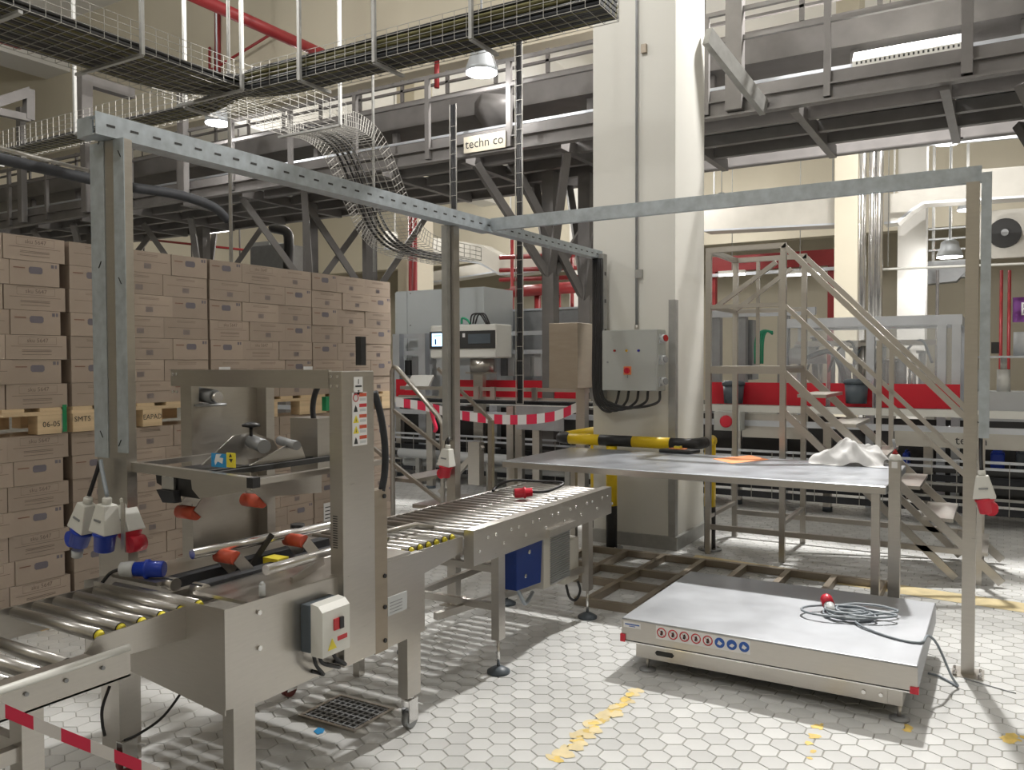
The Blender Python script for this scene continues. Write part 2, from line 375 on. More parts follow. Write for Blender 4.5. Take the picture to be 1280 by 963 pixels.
part('post', 'steel', fr, lambda b: (b.box(-3.055,-2.99,4.33,4.39,0.004,HB0-0.006), b.box(-3.09,-2.955,4.29,4.43,0.0,0.004)))
part('strut_channel', 'galvdull', fr, lambda b: channel(b, -3.034, 4.286, 1.06, HB0-0.006, 0.042))
part('post', 'steel', fr, lambda b: (b.box(-0.17,-0.112,4.63,4.69,0.004,HB0), b.box(-0.21,-0.07,4.58,4.74,0,0.004)))
part('strut_channel', 'galv', fr, lambda b: channel(b, -0.083, 4.628, AY(1228,548,4.628).z, 2.46, 0.044))
for s_ in (-0.195, -0.085):
    part('anchor_bolt', 'chrome', fr, lambda b: (b.cyl((s_,4.6,0.004),(s_,4.6,0.02),0.011,6), b.cyl((s_,4.6,0.02),(s_,4.6,0.05),0.005,8)))
part('end_post', 'galvdull', fr, lambda b: (b.box(-3.0,-2.9,6.40,6.405,1.18,2.46), b.box(-3.0,-2.995,6.405,6.47,1.18,2.46), b.box(-2.905,-2.9,6.405,6.47,1.18,2.46)))
for z in (2.28, 2.05, 1.8): pbox('slot', 'dark', fr, -2.8995,-2.899,6.42,6.45,z,z+0.03)

# cable run down the end post to the panel
cr_ = thing('cable_loop', (-2.96,6.39,1.1), 'bundle of black cables hanging down the strut and looping into the grey panel', 'cable')
EBX0, EBX1, EBZ0, EBZ1, EBY = -2.885, -2.40, 1.315, 1.815, 6.33
for k in range(5):
    xe = AY(774+12*k+ (3 if k==4 else 0), 494, 6.42).x; xo = -2.985+0.018*k
    ptube('cable', 'cable', cr_, spl([(xo,6.385,2.42),(xo,6.385,1.9),(xo,6.385,1.32),(xo+0.06+0.01*k,6.39,1.17+0.008*k),((xo+xe)/2+0.04,6.40,1.135+0.01*k),(xe-0.02,6.41,1.22),(xe,6.42,EBZ0)]), 0.011, 7)

# electrical panel on the column
eb = thing('electrical_panel', ((EBX0+EBX1)/2, CY0, EBZ0), 'grey electrical panel with indicator lamps and red rotary switch on the column', 'panel')
pbox('body', 'ebox', eb, EBX0,EBX1,EBY+0.012,CY0,EBZ0,EBZ1, bevel=0.006)
pbox('door', 'ebox', eb, EBX0+0.004,EBX1-0.004,EBY,EBY+0.011,EBZ0+0.004,EBZ1-0.004, bevel=0.003)
for a, m in ((768.5,'redlamp'), (783.5,'yellamp'), (798.5,'blulamp')):
    p = AY(a, 438.5, EBY)
    part('indicator_lamp', [m,'chrome'], eb, lambda b: (b.lathe((p.x,EBY,p.z), [(0.012,0.0),(0.012,0.004)], 14, 1, (0,-1,0)), b.lathe((p.x,EBY-0.004,p.z), [(0.010,0.0),(0.010,0.008),(0.006,0.012)], 14, 0, (0,-1,0))))
p = AY(784.5, 463.5, EBY)
sw = pbox('rotary_switch', 'orsw', eb, p.x-0.034,p.x+0.034,EBY-0.008,EBY,p.z-0.034,p.z+0.034, bevel=0.004)
part('knob', 'red', sw, lambda b: (b.lathe((p.x,EBY-0.008,p.z), [(0.026,0),(0.026,0.012),(0.022,0.02)], 18, 0, (0,-1,0)), b.box(p.x-0.006,p.x+0.006,EBY-0.042,EBY-0.027,p.z-0.022,p.z+0.022)))
pcyl('padlock_tab', 'motor', sw, (p.x,EBY-0.004,p.z-0.06), (p.x,EBY-0.004,p.z-0.034), 0.004, 6)
lk = AY(759.5, 453, EBY); pcyl('lock', 'motor', eb, (lk.x,EBY-0.006,lk.z), (lk.x,EBY,lk.z), 0.008, 10)
for c in (423.5, 450, 477.5):
    p = AX(823, c, EBX1)
    so = part('socket', 'gplastic', eb, lambda b: (b.box(EBX1,EBX1+0.012,6.37,6.45,p.z-0.04,p.z+0.04), b.cyl((EBX1+0.012,6.40,p.z),(EBX1+0.05,6.385,p.z+0.004),0.032,16)))
    part('cap', 'motor' if c > 430 else 'redlamp', so, lambda b: b.cyl((EBX1+0.05,6.385,p.z+0.004),(EBX1+0.058,6.382,p.z+0.005),0.027,16))

# bollard barrier round the column
bo = thing('bollard_barrier', (-2.4, 6.34, 0), 'yellow and black striped tube barrier round the foot of the column', 'barrier')
BY, BZ, BR = 6.33, 0.90, 0.046
def bollard_post(x, y, ztop):
    part('post', ['black','yellow'], bo, lambda b: (b.cyl((x,y,0.012),(x,y,0.36),BR,18,None,0), b.cyl((x,y,0.36),(x,y,ztop),BR,18,None,1)))
    f_ = pcyl('flange', 'motor', bo, (x,y,0.0), (x,y,0.014), 0.095, 20)
    for k in range(4):
        a = math.pi/4+k*math.pi/2; pcyl('bolt', 'steel', f_, (x+0.075*math.cos(a),y+0.075*math.sin(a),0.014), (x+0.075*math.cos(a),y+0.075*math.sin(a),0.026), 0.008, 6)
xp = G(772,684).x-0.02
bollard_post(xp, BY, BZ-BR); bollard_post(-2.075, 6.69, BZ-0.02); bollard_post(-3.16, 6.8, BZ-BR)
xs = [AY(a, 553, BY).x for a in (712,750,791,838)]
cols = ['yellow','black','yellow']
for k in range(3): pcyl('rail_section', cols[k], bo, (xs[k],BY,BZ), (xs[k+1],BY,BZ), BR, 18)
ptube('elbow', 'black', bo, [(xs[3],BY,BZ),(-2.195,BY,BZ)]+arc((-2.195,BY+0.12,BZ), (1,0,0), (0,1,0), 0.12, -90, 0)+[(-2.075,6.56,BZ)], BR, 14)
ptube('rail_section', 'yellow', bo, [(-2.075,6.56,BZ),(-2.075,6.735,BZ)], BR, 14)
ptube('elbow', 'black', bo, [(xs[0],BY,BZ)]+arc((xs[0]-0.02,BY+0.1,BZ), (-1,0,0), (0,1,0), 0.1, -90, 0)+[(xs[0]-0.12,BY+0.16,BZ)], BR, 14)
pcyl('rail_section', 'yellow', bo, (xs[0]-0.12,BY+0.16,BZ), (xs[0]-0.12,7.35,BZ), BR, 16)

# ================================================================== CARTONS ON PALLETS
XS = -4.8
BL, BS, BH = 0.355, 0.288, 0.141
def carton_mesh(w):
    b = MB(); b.box(-0.36,0,0,w-0.004,0,BH-0.002); me = bpy.data.meshes.new('carton'); me.from_pydata(b.v, [], b.f); me.materials.append(MT['carton']); return me
CM = {'L': carton_mesh(BL), 'S': carton_mesh(BS)}
def print_mesh(kind):
    b = MB(); x = 0.0012
    def r(y0,y1,z0,z1,mi): b.poly([(x,y0,z0),(x,y1,z0),(x,y1,z1),(x,y0,z1)], mi)
    def rr(y0,y1,z0,z1,mi):
        c = 0.009; b.poly([(x,y0+c,z0),(x,y1-c,z0),(x,y1,z0+c),(x,y1,z1-c),(x,y1-c,z1),(x,y0+c,z1),(x,y0,z1-c),(x,y0,z0+c)], mi)
    if kind == 'S':
        r(0.02,0.085,0.095,0.101,2); rr(0.105,0.185,0.068,0.108,1); r(0.235,0.252,0.108,0.128,1); r(0.258,0.27,0.108,0.128,1)
    elif kind == 'L':
        r(0.03,BL-0.03,0.073,0.0755,0)
        for z in (0.118,0.110): r(0.10,0.25,z,z+0.002,0)
        for k in range(9): r(0.15+k*0.006,0.153+k*0.006,0.028,0.062,1)
    else:
        r(0.03,BL-0.03,0.073,0.0755,0)
        for (a0,a1,z0,z1) in ((0.07,0.29,0.086,0.0875),(0.07,0.29,0.129,0.1305)): r(a0,a1,z0,z1,0)
        r(0.07,0.0715,0.086,0.13,0); r(0.2885,0.29,0.086,0.13,0)
        for z in (0.052,0.044,0.026): r(0.09,0.26,z,z+0.003,0)
        t = text_mesh('sku 5647'); n = len(b.v)
        vs = [(x, 0.18+v.co.x*0.034, 0.1075+v.co.y*0.034) for v in t.vertices]
        b._add(vs, [tuple(p.vertices) for p in t.polygons], 0)
    me = bpy.data.meshes.new('print'); me.from_pydata(b.v, [], b.f)
    for m in ('print','logo','brownink'): me.materials.append(MT[m])
    me.polygons.foreach_set('material_index', b.m); return me
PM = {k: print_mesh(k) for k in ('S','L','K')}
stacks = [(1.87,'by the dated pallet block'), (2.925,'behind the galvanised post'), (3.94,'behind the sealer gantry'), (4.945,'by the tubular handrail')]
def pallet(y0, z0, label, grp, texts=()):
    t = thing('pallet', (XS-0.6, y0+0.5, z0), label, 'pallet', grp)
    for k in range(5):
        yb = y0+k*0.215; pbox('deck_board', 'wood', t, XS-1.15,XS+0.012,yb,yb+0.125,z0+0.132,z0+0.152)
    for x in (XS+0.012, XS-0.55, XS-1.1): pbox('stringer_board', 'wood', t, x-0.1,x,y0-0.005,y0+0.99,z0+0.110,z0+0.131)
    for x in (XS+0.012, XS-0.55):
        for yb in (y0, y0+0.47, y0+0.845): pbox('block', 'wood', t, x-0.1,x,yb,yb+0.14,z0,z0+0.109)
    for s, yc, zc in texts: lettering(s, 'ink', t, (XS+0.0135, yc, z0+zc), (0,1,0), (0,0,1), 0.046)
    return t
rnd = random.Random(11)
LAYER = ('bottom','second','third','fourth','fifth','sixth','top')
for si, (y0, where) in enumerate(stacks):
    for lvl in (0, 1):
        z0 = 1.143 if lvl else 0.0
        tx = ()
        if lvl and si == 0: tx = (('06-05', y0+0.925, 0.055),)
        if lvl and si == 1: tx = (('SMTS', y0+0.06, 0.075), ('EAPAD', y0+0.54, 0.06))
        pallet(y0, z0, ('wooden pallet under the upper cartons ' if lvl else 'wooden pallet on the floor under cartons ')+where, 'carton pallets', tx)
        for L in range(7):
            ph = (L+si) % 2
            order = (('S','L','L') if ph == 0 else ('L','L','S')) if si < 3 else (('S','L','L') if ph else ('L','L','S'))
            if si == 0: order = ('L','L','K') if L % 2 == 0 else ('L','L','S')
            y = y0+(0.998-sum(BS if o == 'S' else BL for o in order))/2+0.002
            for oi, o in enumerate(order):
                w = BS if o == 'S' else BL
                hid = si == 0 and y < y0+0.25
                if not hid:
                    kind = o
                    if o == 'L' and (si == 2 and (L*3+int(y*10)) % 4 == 0 or si == 0): kind = 'K'
                    c = bpy.data.objects.new('carton', CM['S' if o == 'S' else 'L']); COL.objects.link(c)
                    c.location = (XS+rnd.uniform(-0.006,0.004)-(0.004*abs(L-3) if 0 else 0), y+rnd.uniform(-0.002,0.002), z0+0.153+L*BH); c.rotation_euler = (0,0,rnd.uniform(-0.006,0.006))
                    tag(c, '%s carton %s, %s layer of %s stack %s' % ({'S':'logo','L':'barcode','K':'sku 5647'}[kind], 'at corner' if oi in (0,2) else 'amid row', LAYER[L], 'upper' if lvl else 'lower', where), 'carton', 'cartons stacked on pallets')
                    q = bpy.data.objects.new('print', PM[kind]); COL.objects.link(q); q.parent = c; q['kind'] = 'stuff'
                y += w
# green corner strap and white delivery labels
tag(MB().box(XS+0.015,XS+0.017,2.86,2.885,1.15,1.31).build('pallet_strap', 'green'), 'green strap over the edge of the upper pallets', 'strap')
for a, c, w_, h_ in ((366,0,0,0),): pass
for k, (a, c, where) in enumerate(((281,472,'above the sealer gantry beam'), (289,665,'low behind the sealer bed'), (410,640,'beside the sealer tower'), (385,470,'right over the gantry beam'))):
    p = AX(a, c, XS+0.006)
    o = thing('delivery_label', p-Vector((0,0,0.08)), 'white printed delivery label stuck on cartons '+where, 'label')
    pbox('sheet', 'wpaper', o, XS+0.006,XS+0.0075,p.y-0.05,p.y+0.05,p.z-0.075,p.z+0.075)
    part('printed_lines', 'ink', o, lambda b: [b.box(XS+0.0075,XS+0.008,p.y-0.035,p.y+0.02+0.012*(i%2),p.z-0.055+i*0.03,p.z-0.047+i*0.03) for i in range(4)])

# ================================================================== CARTON SEALER
se = thing('carton_sealer', (-2.5, 2.3, 0), 'stainless steel carton sealing machine with gantry head and roller beds', 'machine')
SX = -2.13
# bed and body panels
part('side_panel', 'steel', se, lambda b: b.prism([(1.79,0.44),(1.95,0.415),(2.85,0.415),(2.85,0.745),(1.79,0.765)], 'x', SX-0.004, SX))
part('front_panel', 'steel', se, lambda b: b.prism([(-2.82,0.5),(SX-0.004,0.42),(SX-0.004,0.765),(-2.82,0.765)], 'y', 1.79, 1.794))
pbox('far_panel', 'steel', se, -2.88,-2.876,1.79,2.85,0.42,0.76)
part('bed_plate', 'steel', se, lambda b: (b.box(-2.876,-2.62,1.90,2.76,0.748,0.76), b.box(-2.42,SX-0.004,1.90,2.76,0.748,0.76), b.box(-2.62,-2.42,1.90,2.76,0.70,0.71)))
for x in (-2.60, -2.44): part('belt', 'rubber', se, lambda b: b.box(x-0.028,x+0.028,1.93,2.74,0.735,0.772))
[pcyl('belt_pulley', 'steel', se, (x-0.03,1.945,0.75), (x+0.03,1.945,0.75), 0.024) for x in (-2.60,-2.44)]
for (x, y) in ((SX-0.03, 1.87), (SX-0.03, 2.78), (-2.85, 1.93), (-2.85, 2.76)):
    pbox('leg', 'steel', se, x-0.026,x+0.025,y-0.045,y+0.045,0.14,0.5)
    ca = part('caster', ['chrome','redwood' if x < -2.5 or y < 2.5 else 'motor'], se, lambda b: (b.box(x-0.022,x-0.018,y-0.03,y+0.03,0.03,0.12), b.box(x+0.018,x+0.022,y-0.03,y+0.03,0.03,0.12), b.box(x-0.022,x+0.022,y-0.03,y+0.03,0.12,0.126), b.cyl((x,y,0.126),(x,y,0.14),0.02,10), b.cyl((x-0.015,y,0.038),(x+0.015,y,0.038),0.038,18,None,1)))
    part('brake_lever', 'chrome', ca, lambda b: b.bar((x,y+0.03,0.10),(x,y+0.075,0.075),0.03,0.006))
def roller_bed(parent, x0, x1, ys, z, r, cap=None, m='roller', capm='capy'):
    for y in ys:
        ro = pcyl('roller', m, parent, (x0,y,z-r), (x1,y,z-r), r, 14)
        if cap: part('end_cap', ['black','capy'], ro, lambda b: (b.cyl((x1,y,z-r),(x1+0.004,y,z-r),r*0.98,14), b.cyl((x1+0.004,y,z-r),(x1+0.016,y,z-r),r*0.9,14,r*0.6,1)))
IX0, IX1 = -2.80, -2.345
roller_bed(se, IX0, IX1, [1.50+0.072*k for k in range(6)], 0.750, 0.019, True)
part('infeed_rail', 'steel', se, lambda b: b.prism([(1.44,0.66),(1.44,0.70),(1.48,0.735),(1.79,0.748),(1.79,0.64)], 'x', IX1+0.022, IX1+0.028))
part('infeed_rail', 'steel', se, lambda b: b.box(IX0-0.03,IX0-0.024,1.44,1.79,0.64,0.745))
roller_bed(se, -2.78, -2.215, [2.80+0.062*k for k in range(7)], 0.752, 0.018, True)
part('outfeed_rail', 'steel', se, lambda b: b.prism([(2.855,0.62),(2.855,0.735),(3.215,0.735),(3.215,0.66)], 'x', -2.185, -2.179))
part('outfeed_rail', 'steel', se, lambda b: b.box(-2.81,-2.804,2.855,3.215,0.66,0.74))
pbox('support_leg', 'steel', se, -2.76,-2.72,3.10,3.14,0.0,0.66)
# side guide tubes
ptube('guide_tube', 'chrome', se, [G(240,693,0.85), G(413,657,0.85), G(413,657,0.85)+Vector((0.0,0.25,0))], 0.019, 14)
ptube('guide_tube', 'chrome', se, [(-2.235,2.06,0.82), (-2.232,2.72,0.82)], 0.019, 14)
ptube('guide_bar', 'steel', se, [G(470,668,0.79), G(520,656,0.79), G(542,660,0.77)], 0.012, 10)
pbar('guide_arm', 'steel', se, (-2.20,2.15,0.765), (-2.22,2.33,0.80), 0.012, 0.03)
part('clamp_screw', 'gplastic', se, lambda b: (b.cyl((-2.155,1.97,0.762),(-2.155,1.97,0.80),0.011,10), b.cyl((-2.155,1.97,0.80),(-2.155,1.97,0.812),0.011,10,0.004)))
for (y, z) in ((1.93,0.72),(1.93,0.60)): part('bolt', 'chrome', se, lambda b: b.cyl((SX,y,z),(SX+0.008,y,z),0.009,6))
# tape head with orange-red rollers
def tape_roller(p, flip=1, nm='tape_roller'):
    p = Vector(p)
    t = part(nm, ['orange','steel'], se, lambda b: b.cyl(p+Vector((-0.055,0,0)), p+Vector((0.045,0,0)), 0.026, 16))
    [pbar('arm', 'steel', t, p+Vector((sx,0,0)), p+Vector((sx,0.07,-0.075*flip)), 0.004, 0.045) for sx in (-0.045,0.05)]
tape_roller((-2.50,2.12,0.825)); tape_roller((-2.47,2.44,0.83))
tape_roller(AY(236,641,2.12), -1); tape_roller(AY(318,626,2.25), -1)
part('tape_blade', ['dark','capy'], se, lambda b: (b.bar((-2.53,2.26,0.76),(-2.50,2.34,0.87),0.012,0.02), b.box(-2.51,-2.43,2.30,2.36,0.76,0.785,1)))
kn = G(372,661,0.86); part('hand_knob', 'black', se, lambda b: (b.cyl(kn, kn+Vector((0,0,0.02)), 0.03, 6), b.cyl(kn-Vector((0,0,0.08)), kn, 0.006, 8)))
# tower with warning labels
TW = (-2.165, -2.10, 2.312, 2.492)
tw = pbox('tower', 'steel', se, TW[0],TW[1],TW[2],TW[3],0.415,1.52, bevel=0.003)
for z in (1.50,1.465):
    for x in (-2.152,-2.12): part('rivet', 'chrome', tw, lambda b: b.cyl((x,TW[2],z),(x,TW[2]-0.004,z),0.006,10))
xl = TW[1]+0.001
p0 = AX(440,491,xl); p1 = AX(458,556,xl)
st = pbox('warning_label', 'wpaper', tw, xl-0.001,xl+0.0006,p0.y,p1.y+0.004,p1.z,p0.z)
hh = (p0.z-p1.z)/5; wm = (p0.y+p1.y)/2
for k in range(5):
    zc = p0.z-hh*(k+0.5)
    pbox('label_header', 'orange' if k != 1 else 'signred', st, xl+0.0006,xl+0.001,wm,p1.y+0.002,zc+hh*0.1,zc+hh*0.42)
    if k == 0: part('pictogram', 'signred', st, lambda b: b.tube([(xl+0.001,p0.y+0.02+0.014*math.cos(t*math.pi/8),zc+0.014*math.sin(t*math.pi/8)) for t in range(16)], 0.002, 4, 0, True))
    elif k in (2, 3): part('pictogram', ['capy','ink'], st, lambda b: (b.poly([(xl+0.0009,p0.y+0.004,zc-0.014),(xl+0.0009,p0.y+0.037,zc-0.014),(xl+0.0009,p0.y+0.0205,zc+0.016)]), b.poly([(xl+0.0012,p0.y+0.018,zc-0.009),(xl+0.0012,p0.y+0.023,zc-0.009),(xl+0.0012,p0.y+0.0205,zc+0.006)], 1)))
    else: part('pictogram', 'ink', st, lambda b: b.poly([(xl+0.001,p0.y+0.008,zc-0.013),(xl+0.001,p0.y+0.03,zc-0.013),(xl+0.001,p0.y+0.026,zc+0.002),(xl+0.001,p0.y+0.018,zc+0.013),(xl+0.001,p0.y+0.012,zc)]))
    pbox('label_text', 'gplastic', st, xl+0.0006,xl+0.0009,wm+0.003,p1.y-0.002,zc-hh*0.3,zc-hh*0.05)
p = AX(448,484,xl); pl = pbox('arrow_label', 'wpaper', tw, xl-0.001,xl+0.0006,p.y-0.026,p.y+0.024,p.z-0.03,p.z+0.038)
part('arrow', 'ink', pl, lambda b: (b.poly([(xl+0.001,p.y-0.002,p.z+0.012),(xl+0.001,p.y+0.002,p.z+0.012),(xl+0.001,p.y+0.002,p.z+0.03),(xl+0.001,p.y-0.002,p.z+0.03)]), b.poly([(xl+0.001,p.y-0.018,p.z),(xl+0.001,p.y+0.018,p.z),(xl+0.001,p.y+0.018,p.z+0.006),(xl+0.001,p.y-0.018,p.z+0.006)]), b.poly([(xl+0.001,p.y-0.006,p.z-0.012),(xl+0.001,p.y+0.006,p.z-0.012),(xl+0.001,p.y,p.z-0.022)])))
for k in range(14): pbox('vent_slot', 'dark', tw, -2.15,-2.128,TW[2]-0.0006,TW[2],0.86+k*0.009,0.864+k*0.009)
part('slim_post', 'brown', se, lambda b: b.box(-2.165,-2.12,2.512,2.59,0.40,AX(478,612,-2.12).z))
for z in (0.44,0.575,0.70,1.02): part('bolt', 'black', se, lambda b: b.cyl((-2.12,2.572,z),(-2.115,2.572,z),0.009,10))
pbox('side_box', 'steel', se, -2.175,-2.128,2.594,2.848,0.40,0.742)
ptube('cable_hose', 'rubber', se, spl([AX(468,490,-2.13), AX(476,520,-2.13), AX(481,555,-2.13), AX(481,590,-2.13), AX(477,614,-2.13)]), 0.014, 8)
p = AX(497,757,-2.124); npl = pbox('name_plate', 'gplastic', se, -2.128,-2.1235,p.y-0.062,p.y+0.062,p.z-0.03,p.z+0.045)
part('plate_lines', 'motor', npl, lambda b: [b.box(-2.1235,-2.123,p.y-0.05,p.y+0.03,p.z-0.02+0.013*i,p.z-0.016+0.013*i) for i in range(4)])
# switch box
sb_ = pbox('switch_back_box', 'dgrey', se, SX,SX+0.045,2.12,2.27,0.53,0.70, bevel=0.004)
part('switch_cover', 'wplastic', sb_, lambda b: b.prism([(SX+0.045,0.52),(SX+0.10,0.52),(SX+0.10,0.68),(SX+0.08,0.70),(SX+0.045,0.705)], 'y', 2.125, 2.265))
pbox('switch_rocker', 'signred', sb_, SX+0.10,SX+0.106,2.18,2.215,0.605,0.645)
pbox('switch_rocker', 'black', sb_, SX+0.10,SX+0.109,2.205,2.226,0.605,0.645)
pbox('red_label', 'signred', sb_, SX+0.10,SX+0.1012,2.20,2.25,0.562,0.578)
part('warning_triangle', 'capy', sb_, lambda b: b.poly([(SX+0.1012,2.15,0.54),(SX+0.1012,2.195,0.54),(SX+0.1012,2.172,0.58)]))
for (y, e) in ((2.14,0.0),(2.17,0.10),(2.235,0.04)):
    ptube('cable', 'black', sb_, spl([(SX+0.04,y,0.53),(SX+0.045,y+0.01,0.48),(SX+0.04,y+0.05+e/2,0.435),(SX+0.01,y+0.06+e/2,0.43),(SX+0.002,y+0.03+e/2,0.445)]), 0.007, 6)
# left tower, gantry beam, motor
LT = -3.0
lt = part('left_tower', 'steel', se, lambda b: (b.box(LT-0.07,LT,2.36,2.40,0.42,1.52), b.box(LT-0.07,LT,2.78,2.83,0.42,1.52), b.box(LT-0.07,LT-0.064,2.40,2.78,0.42,1.52)))
part('gusset', 'steel', lt, lambda b: b.prism([(2.40,0.95),(2.66,0.95),(2.52,1.37),(2.40,1.37)], 'x', LT-0.062, LT-0.04))
hw = Vector((LT-0.02,2.45,1.415))
part('hand_wheel', ['motor','chrome'], lt, lambda b: (b.cyl(hw+Vector((-0.05,0,0)), hw+Vector((0.06,0,-0.01)), 0.032, 16), b.cyl(hw+Vector((0.06,0,-0.01)), hw+Vector((0.085,0,-0.012)), 0.024, 14,None,1), b.cyl(hw+Vector((0.03,0,0.045)), hw+Vector((0.03,0,0.06)), 0.06, 18), b.cyl(hw+Vector((0.02,0,-0.05)), hw+Vector((0.02,0,-0.04)), 0.075, 18)))
pbox('gantry_beam', 'steel', se, LT-0.07,TW[0]-0.001,2.312,2.329,1.455,1.525)
for x in (LT-0.055, LT-0.03):
    for z in (1.505,1.43): part('rivet', 'chrome', se, lambda b: b.cyl((x,2.312,z),(x,2.307,z),0.006,10))
mo = AY(411,557,2.78)
part('drive_motor', 'motor', se, lambda b: [b.cyl((mo.x,2.78+0.016*k,mo.z),(mo.x,2.789+0.016*k,mo.z),0.10,20) for k in range(12)]+[b.cyl((mo.x,2.784,mo.z),(mo.x,2.98,mo.z),0.088,18)])
pbox('motor_box', 'steel', se, AY(363,555,2.62).x,AY(397,555,2.62).x,2.62,2.77,AY(380,592,2.62).z,AY(380,523,2.62).z)
ptube('power_cable', 'black', se, spl([AY(414,480,2.6), AY(402,479,2.6), AY(394,492,2.6), AY(391,510,2.62), AY(392,524,2.64)]), 0.012, 8)
pbox('cable_clamp', 'green', se, *(lambda p: (p.x-0.012,p.x+0.012,2.63,2.65,p.z-0.03,p.z+0.03))(AY(405,505,2.63)))
pbox('adjusting_handle', 'black', se, *(lambda p: (p.x-0.014,p.x+0.014,p.y-0.014,p.y+0.014,p.z-0.055,p.z+0.055))(AY(451,439,2.45)))
# upper head : frame bars, blade housing, press rollers
pbar('head_bar', 'steel', se, (-3.09,2.02,1.155), (-2.235,2.02,1.135), 0.03, 0.035)
pbox('bar_cap', 'black', se, -2.262,-2.232,2.003,2.037,1.117,1.153)
pbar('head_bar', 'steel', se, (-2.25,2.04,1.135), (-2.25,2.70,1.135), 0.03, 0.02)
pbar('head_bar', 'steel', se, (-2.95,2.04,1.15), (-2.95,2.70,1.15), 0.03, 0.02)
def pz(pts, y): return [(AY(a,c,y).x, AY(a,c,y).z) for a, c in pts]
part('head_side_plate', 'steel', se, lambda b: b.prism([(AX(a,c,-2.36).y,AX(a,c,-2.36).z) for a,c in ((312,597),(402,587),(402,616),(325,622),(314,612))], 'x', -2.366, -2.36))
part('head_front_plate', 'steel', se, lambda b: b.prism(pz(((238,594),(312,591),(314,613),(250,624),(240,612)), 2.06), 'y', 2.06, 2.066))
part('blade_housing', 'black', se, lambda b: b.prism(pz(((194,588),(238,592),(240,612),(250,624),(222,620),(196,604)), 2.075), 'y', 2.075, 2.36))
part('housing_bracket', 'chrome', se, lambda b: (b.prism(pz(((202,590),(217,590),(217,613),(202,611)), 2.06), 'y', 2.06, 2.07), b.cyl(AY(205.5,594,2.06),AY(205.5,594,2.052),0.008,8), b.cyl(AY(213.5,595,2.06),AY(213.5,595,2.052),0.008,8)))
part('brush', 'rubber', se, lambda b: b.prism(pz(((198,612),(219,614),(222,629),(206,628)), 2.055), 'y', 2.045, 2.074))
for x in (-2.56,-2.50): part('rail', 'dark', se, lambda b: b.box(x-0.012,x+0.012,2.06,2.75,1.13,1.15))
part('press_arm', 'steel', se, lambda b: (b.prism([(2.18,1.15),(2.60,1.15),(2.55,1.22),(2.44,1.26),(2.34,1.255)], 'x', -2.72, -2.712), b.prism([(2.26,1.15),(2.56,1.15),(2.54,1.20),(2.46,1.215)], 'x', -2.54, -2.532)))
part('air_cylinder', 'motor', se, lambda b: (b.cyl((-2.70,2.42,1.225),(-2.56,2.36,1.215),0.028,16), b.cyl((-2.62,2.5,1.225),(-2.47,2.45,1.215),0.019,14)))
pk = Vector((-2.68,2.40,1.25)); part('hand_knob', 'black', se, lambda b: (b.cyl(pk, pk+Vector((0,0,0.035)), 0.007, 8), b.lathe(pk+Vector((0,0,0.035)), [(0.012,0),(0.036,0.004),(0.036,0.014),(0.015,0.022)], 8)))
ps = AY(264,573,2.08); sk = part('sticker', ['skyblue','capy'], se, lambda b: (b.box(AY(264,573,2.08).x,AY(283,573,2.08).x,2.08,2.083,AY(270,584,2.08).z,AY(270,567,2.08).z), b.box(AY(283,573,2.08).x,AY(294,573,2.08).x,2.08,2.083,AY(270,583,2.08).z,AY(270,565,2.08).z,1)))
part('hand_pictogram', 'wpaper', sk, lambda b: (b.poly([tuple(AY(a,c,2.0795)) for a,c in ((270,568),(277,568),(274,572),(279,573),(278,580),(272,577),(269,582),(268,577))])))
part('hazard_pictogram', 'ink', sk, lambda b: (b.poly([tuple(AY(a,c,2.0795)) for a,c in ((286,574),(291,574),(289,579))]), b.poly([tuple(AY(a,c,2.0795)) for a,c in ((286,572),(290,571.5),(288,567))])))

# ================================================================== NEAR ROLLER CONVEYOR
nc = thing('roller_conveyor', (-2.6, 0.9, 0), 'low roller conveyor with white side guide tube feeding the carton sealer', 'conveyor')
roller_bed(nc, -2.86, -2.31, [0.36+0.085*k for k in range(13)], 0.705, 0.021)
part('side_frame', 'steel', nc, lambda b: (b.box(-2.306,-2.30,0.3,1.43,0.60,0.70), b.box(-2.30,-2.25,0.3,1.54,0.612,0.618), b.box(-2.254,-2.25,0.3,1.54,0.612,0.69), b.box(-2.306,-2.25,0.3,1.43,0.70,0.703)))
part('side_frame', 'steel', nc, lambda b: b.box(-2.88,-2.874,0.3,1.43,0.60,0.715))
pcyl('guide_tube', 'wplastic', nc, (-2.24,0.3,0.693), (-2.24,1.53,0.703), 0.011, 12)
for k in range(6): part('bolt', 'motor', nc, lambda b: b.cyl((-2.25,0.9+0.11*k,0.665),(-2.244,0.9+0.11*k,0.665),0.006,8))
for x, y in ((-2.285,1.25),(-2.86,1.25),(-2.285,0.45),(-2.86,0.45)): pbox('leg', 'bmotor' if 0 else 'steel', nc, x-0.03,x+0.03,y-0.03,y+0.03,0,0.61)
pbar('cross_tube', 'steel', nc, (-2.83,1.25,0.50), (-2.315,1.25,0.50), 0.03, 0.04); pbar('cross_tube', 'steel', nc, (-2.285,0.48,0.5), (-2.285,1.22,0.5), 0.03, 0.04)
tag(MB().tube(spl([AX(137,858,-2.75), AX(128,885,-2.75), AX(128,905,-2.75), AX(131,920,-2.75)]), 0.006, 6).build('hanging_cable', 'black'), 'short black cable hanging beside the sealer front leg', 'cable')
tag(MB().tube(spl([AX(155,926,-2.75), AX(175,917,-2.72), AX(205,895,-2.7), AX(232,857,-2.68), AX(236,840,-2.68)]), 0.005, 6).build('slack_cable', 'black'), 'thin black cable sagging under the sealer bed', 'cable')
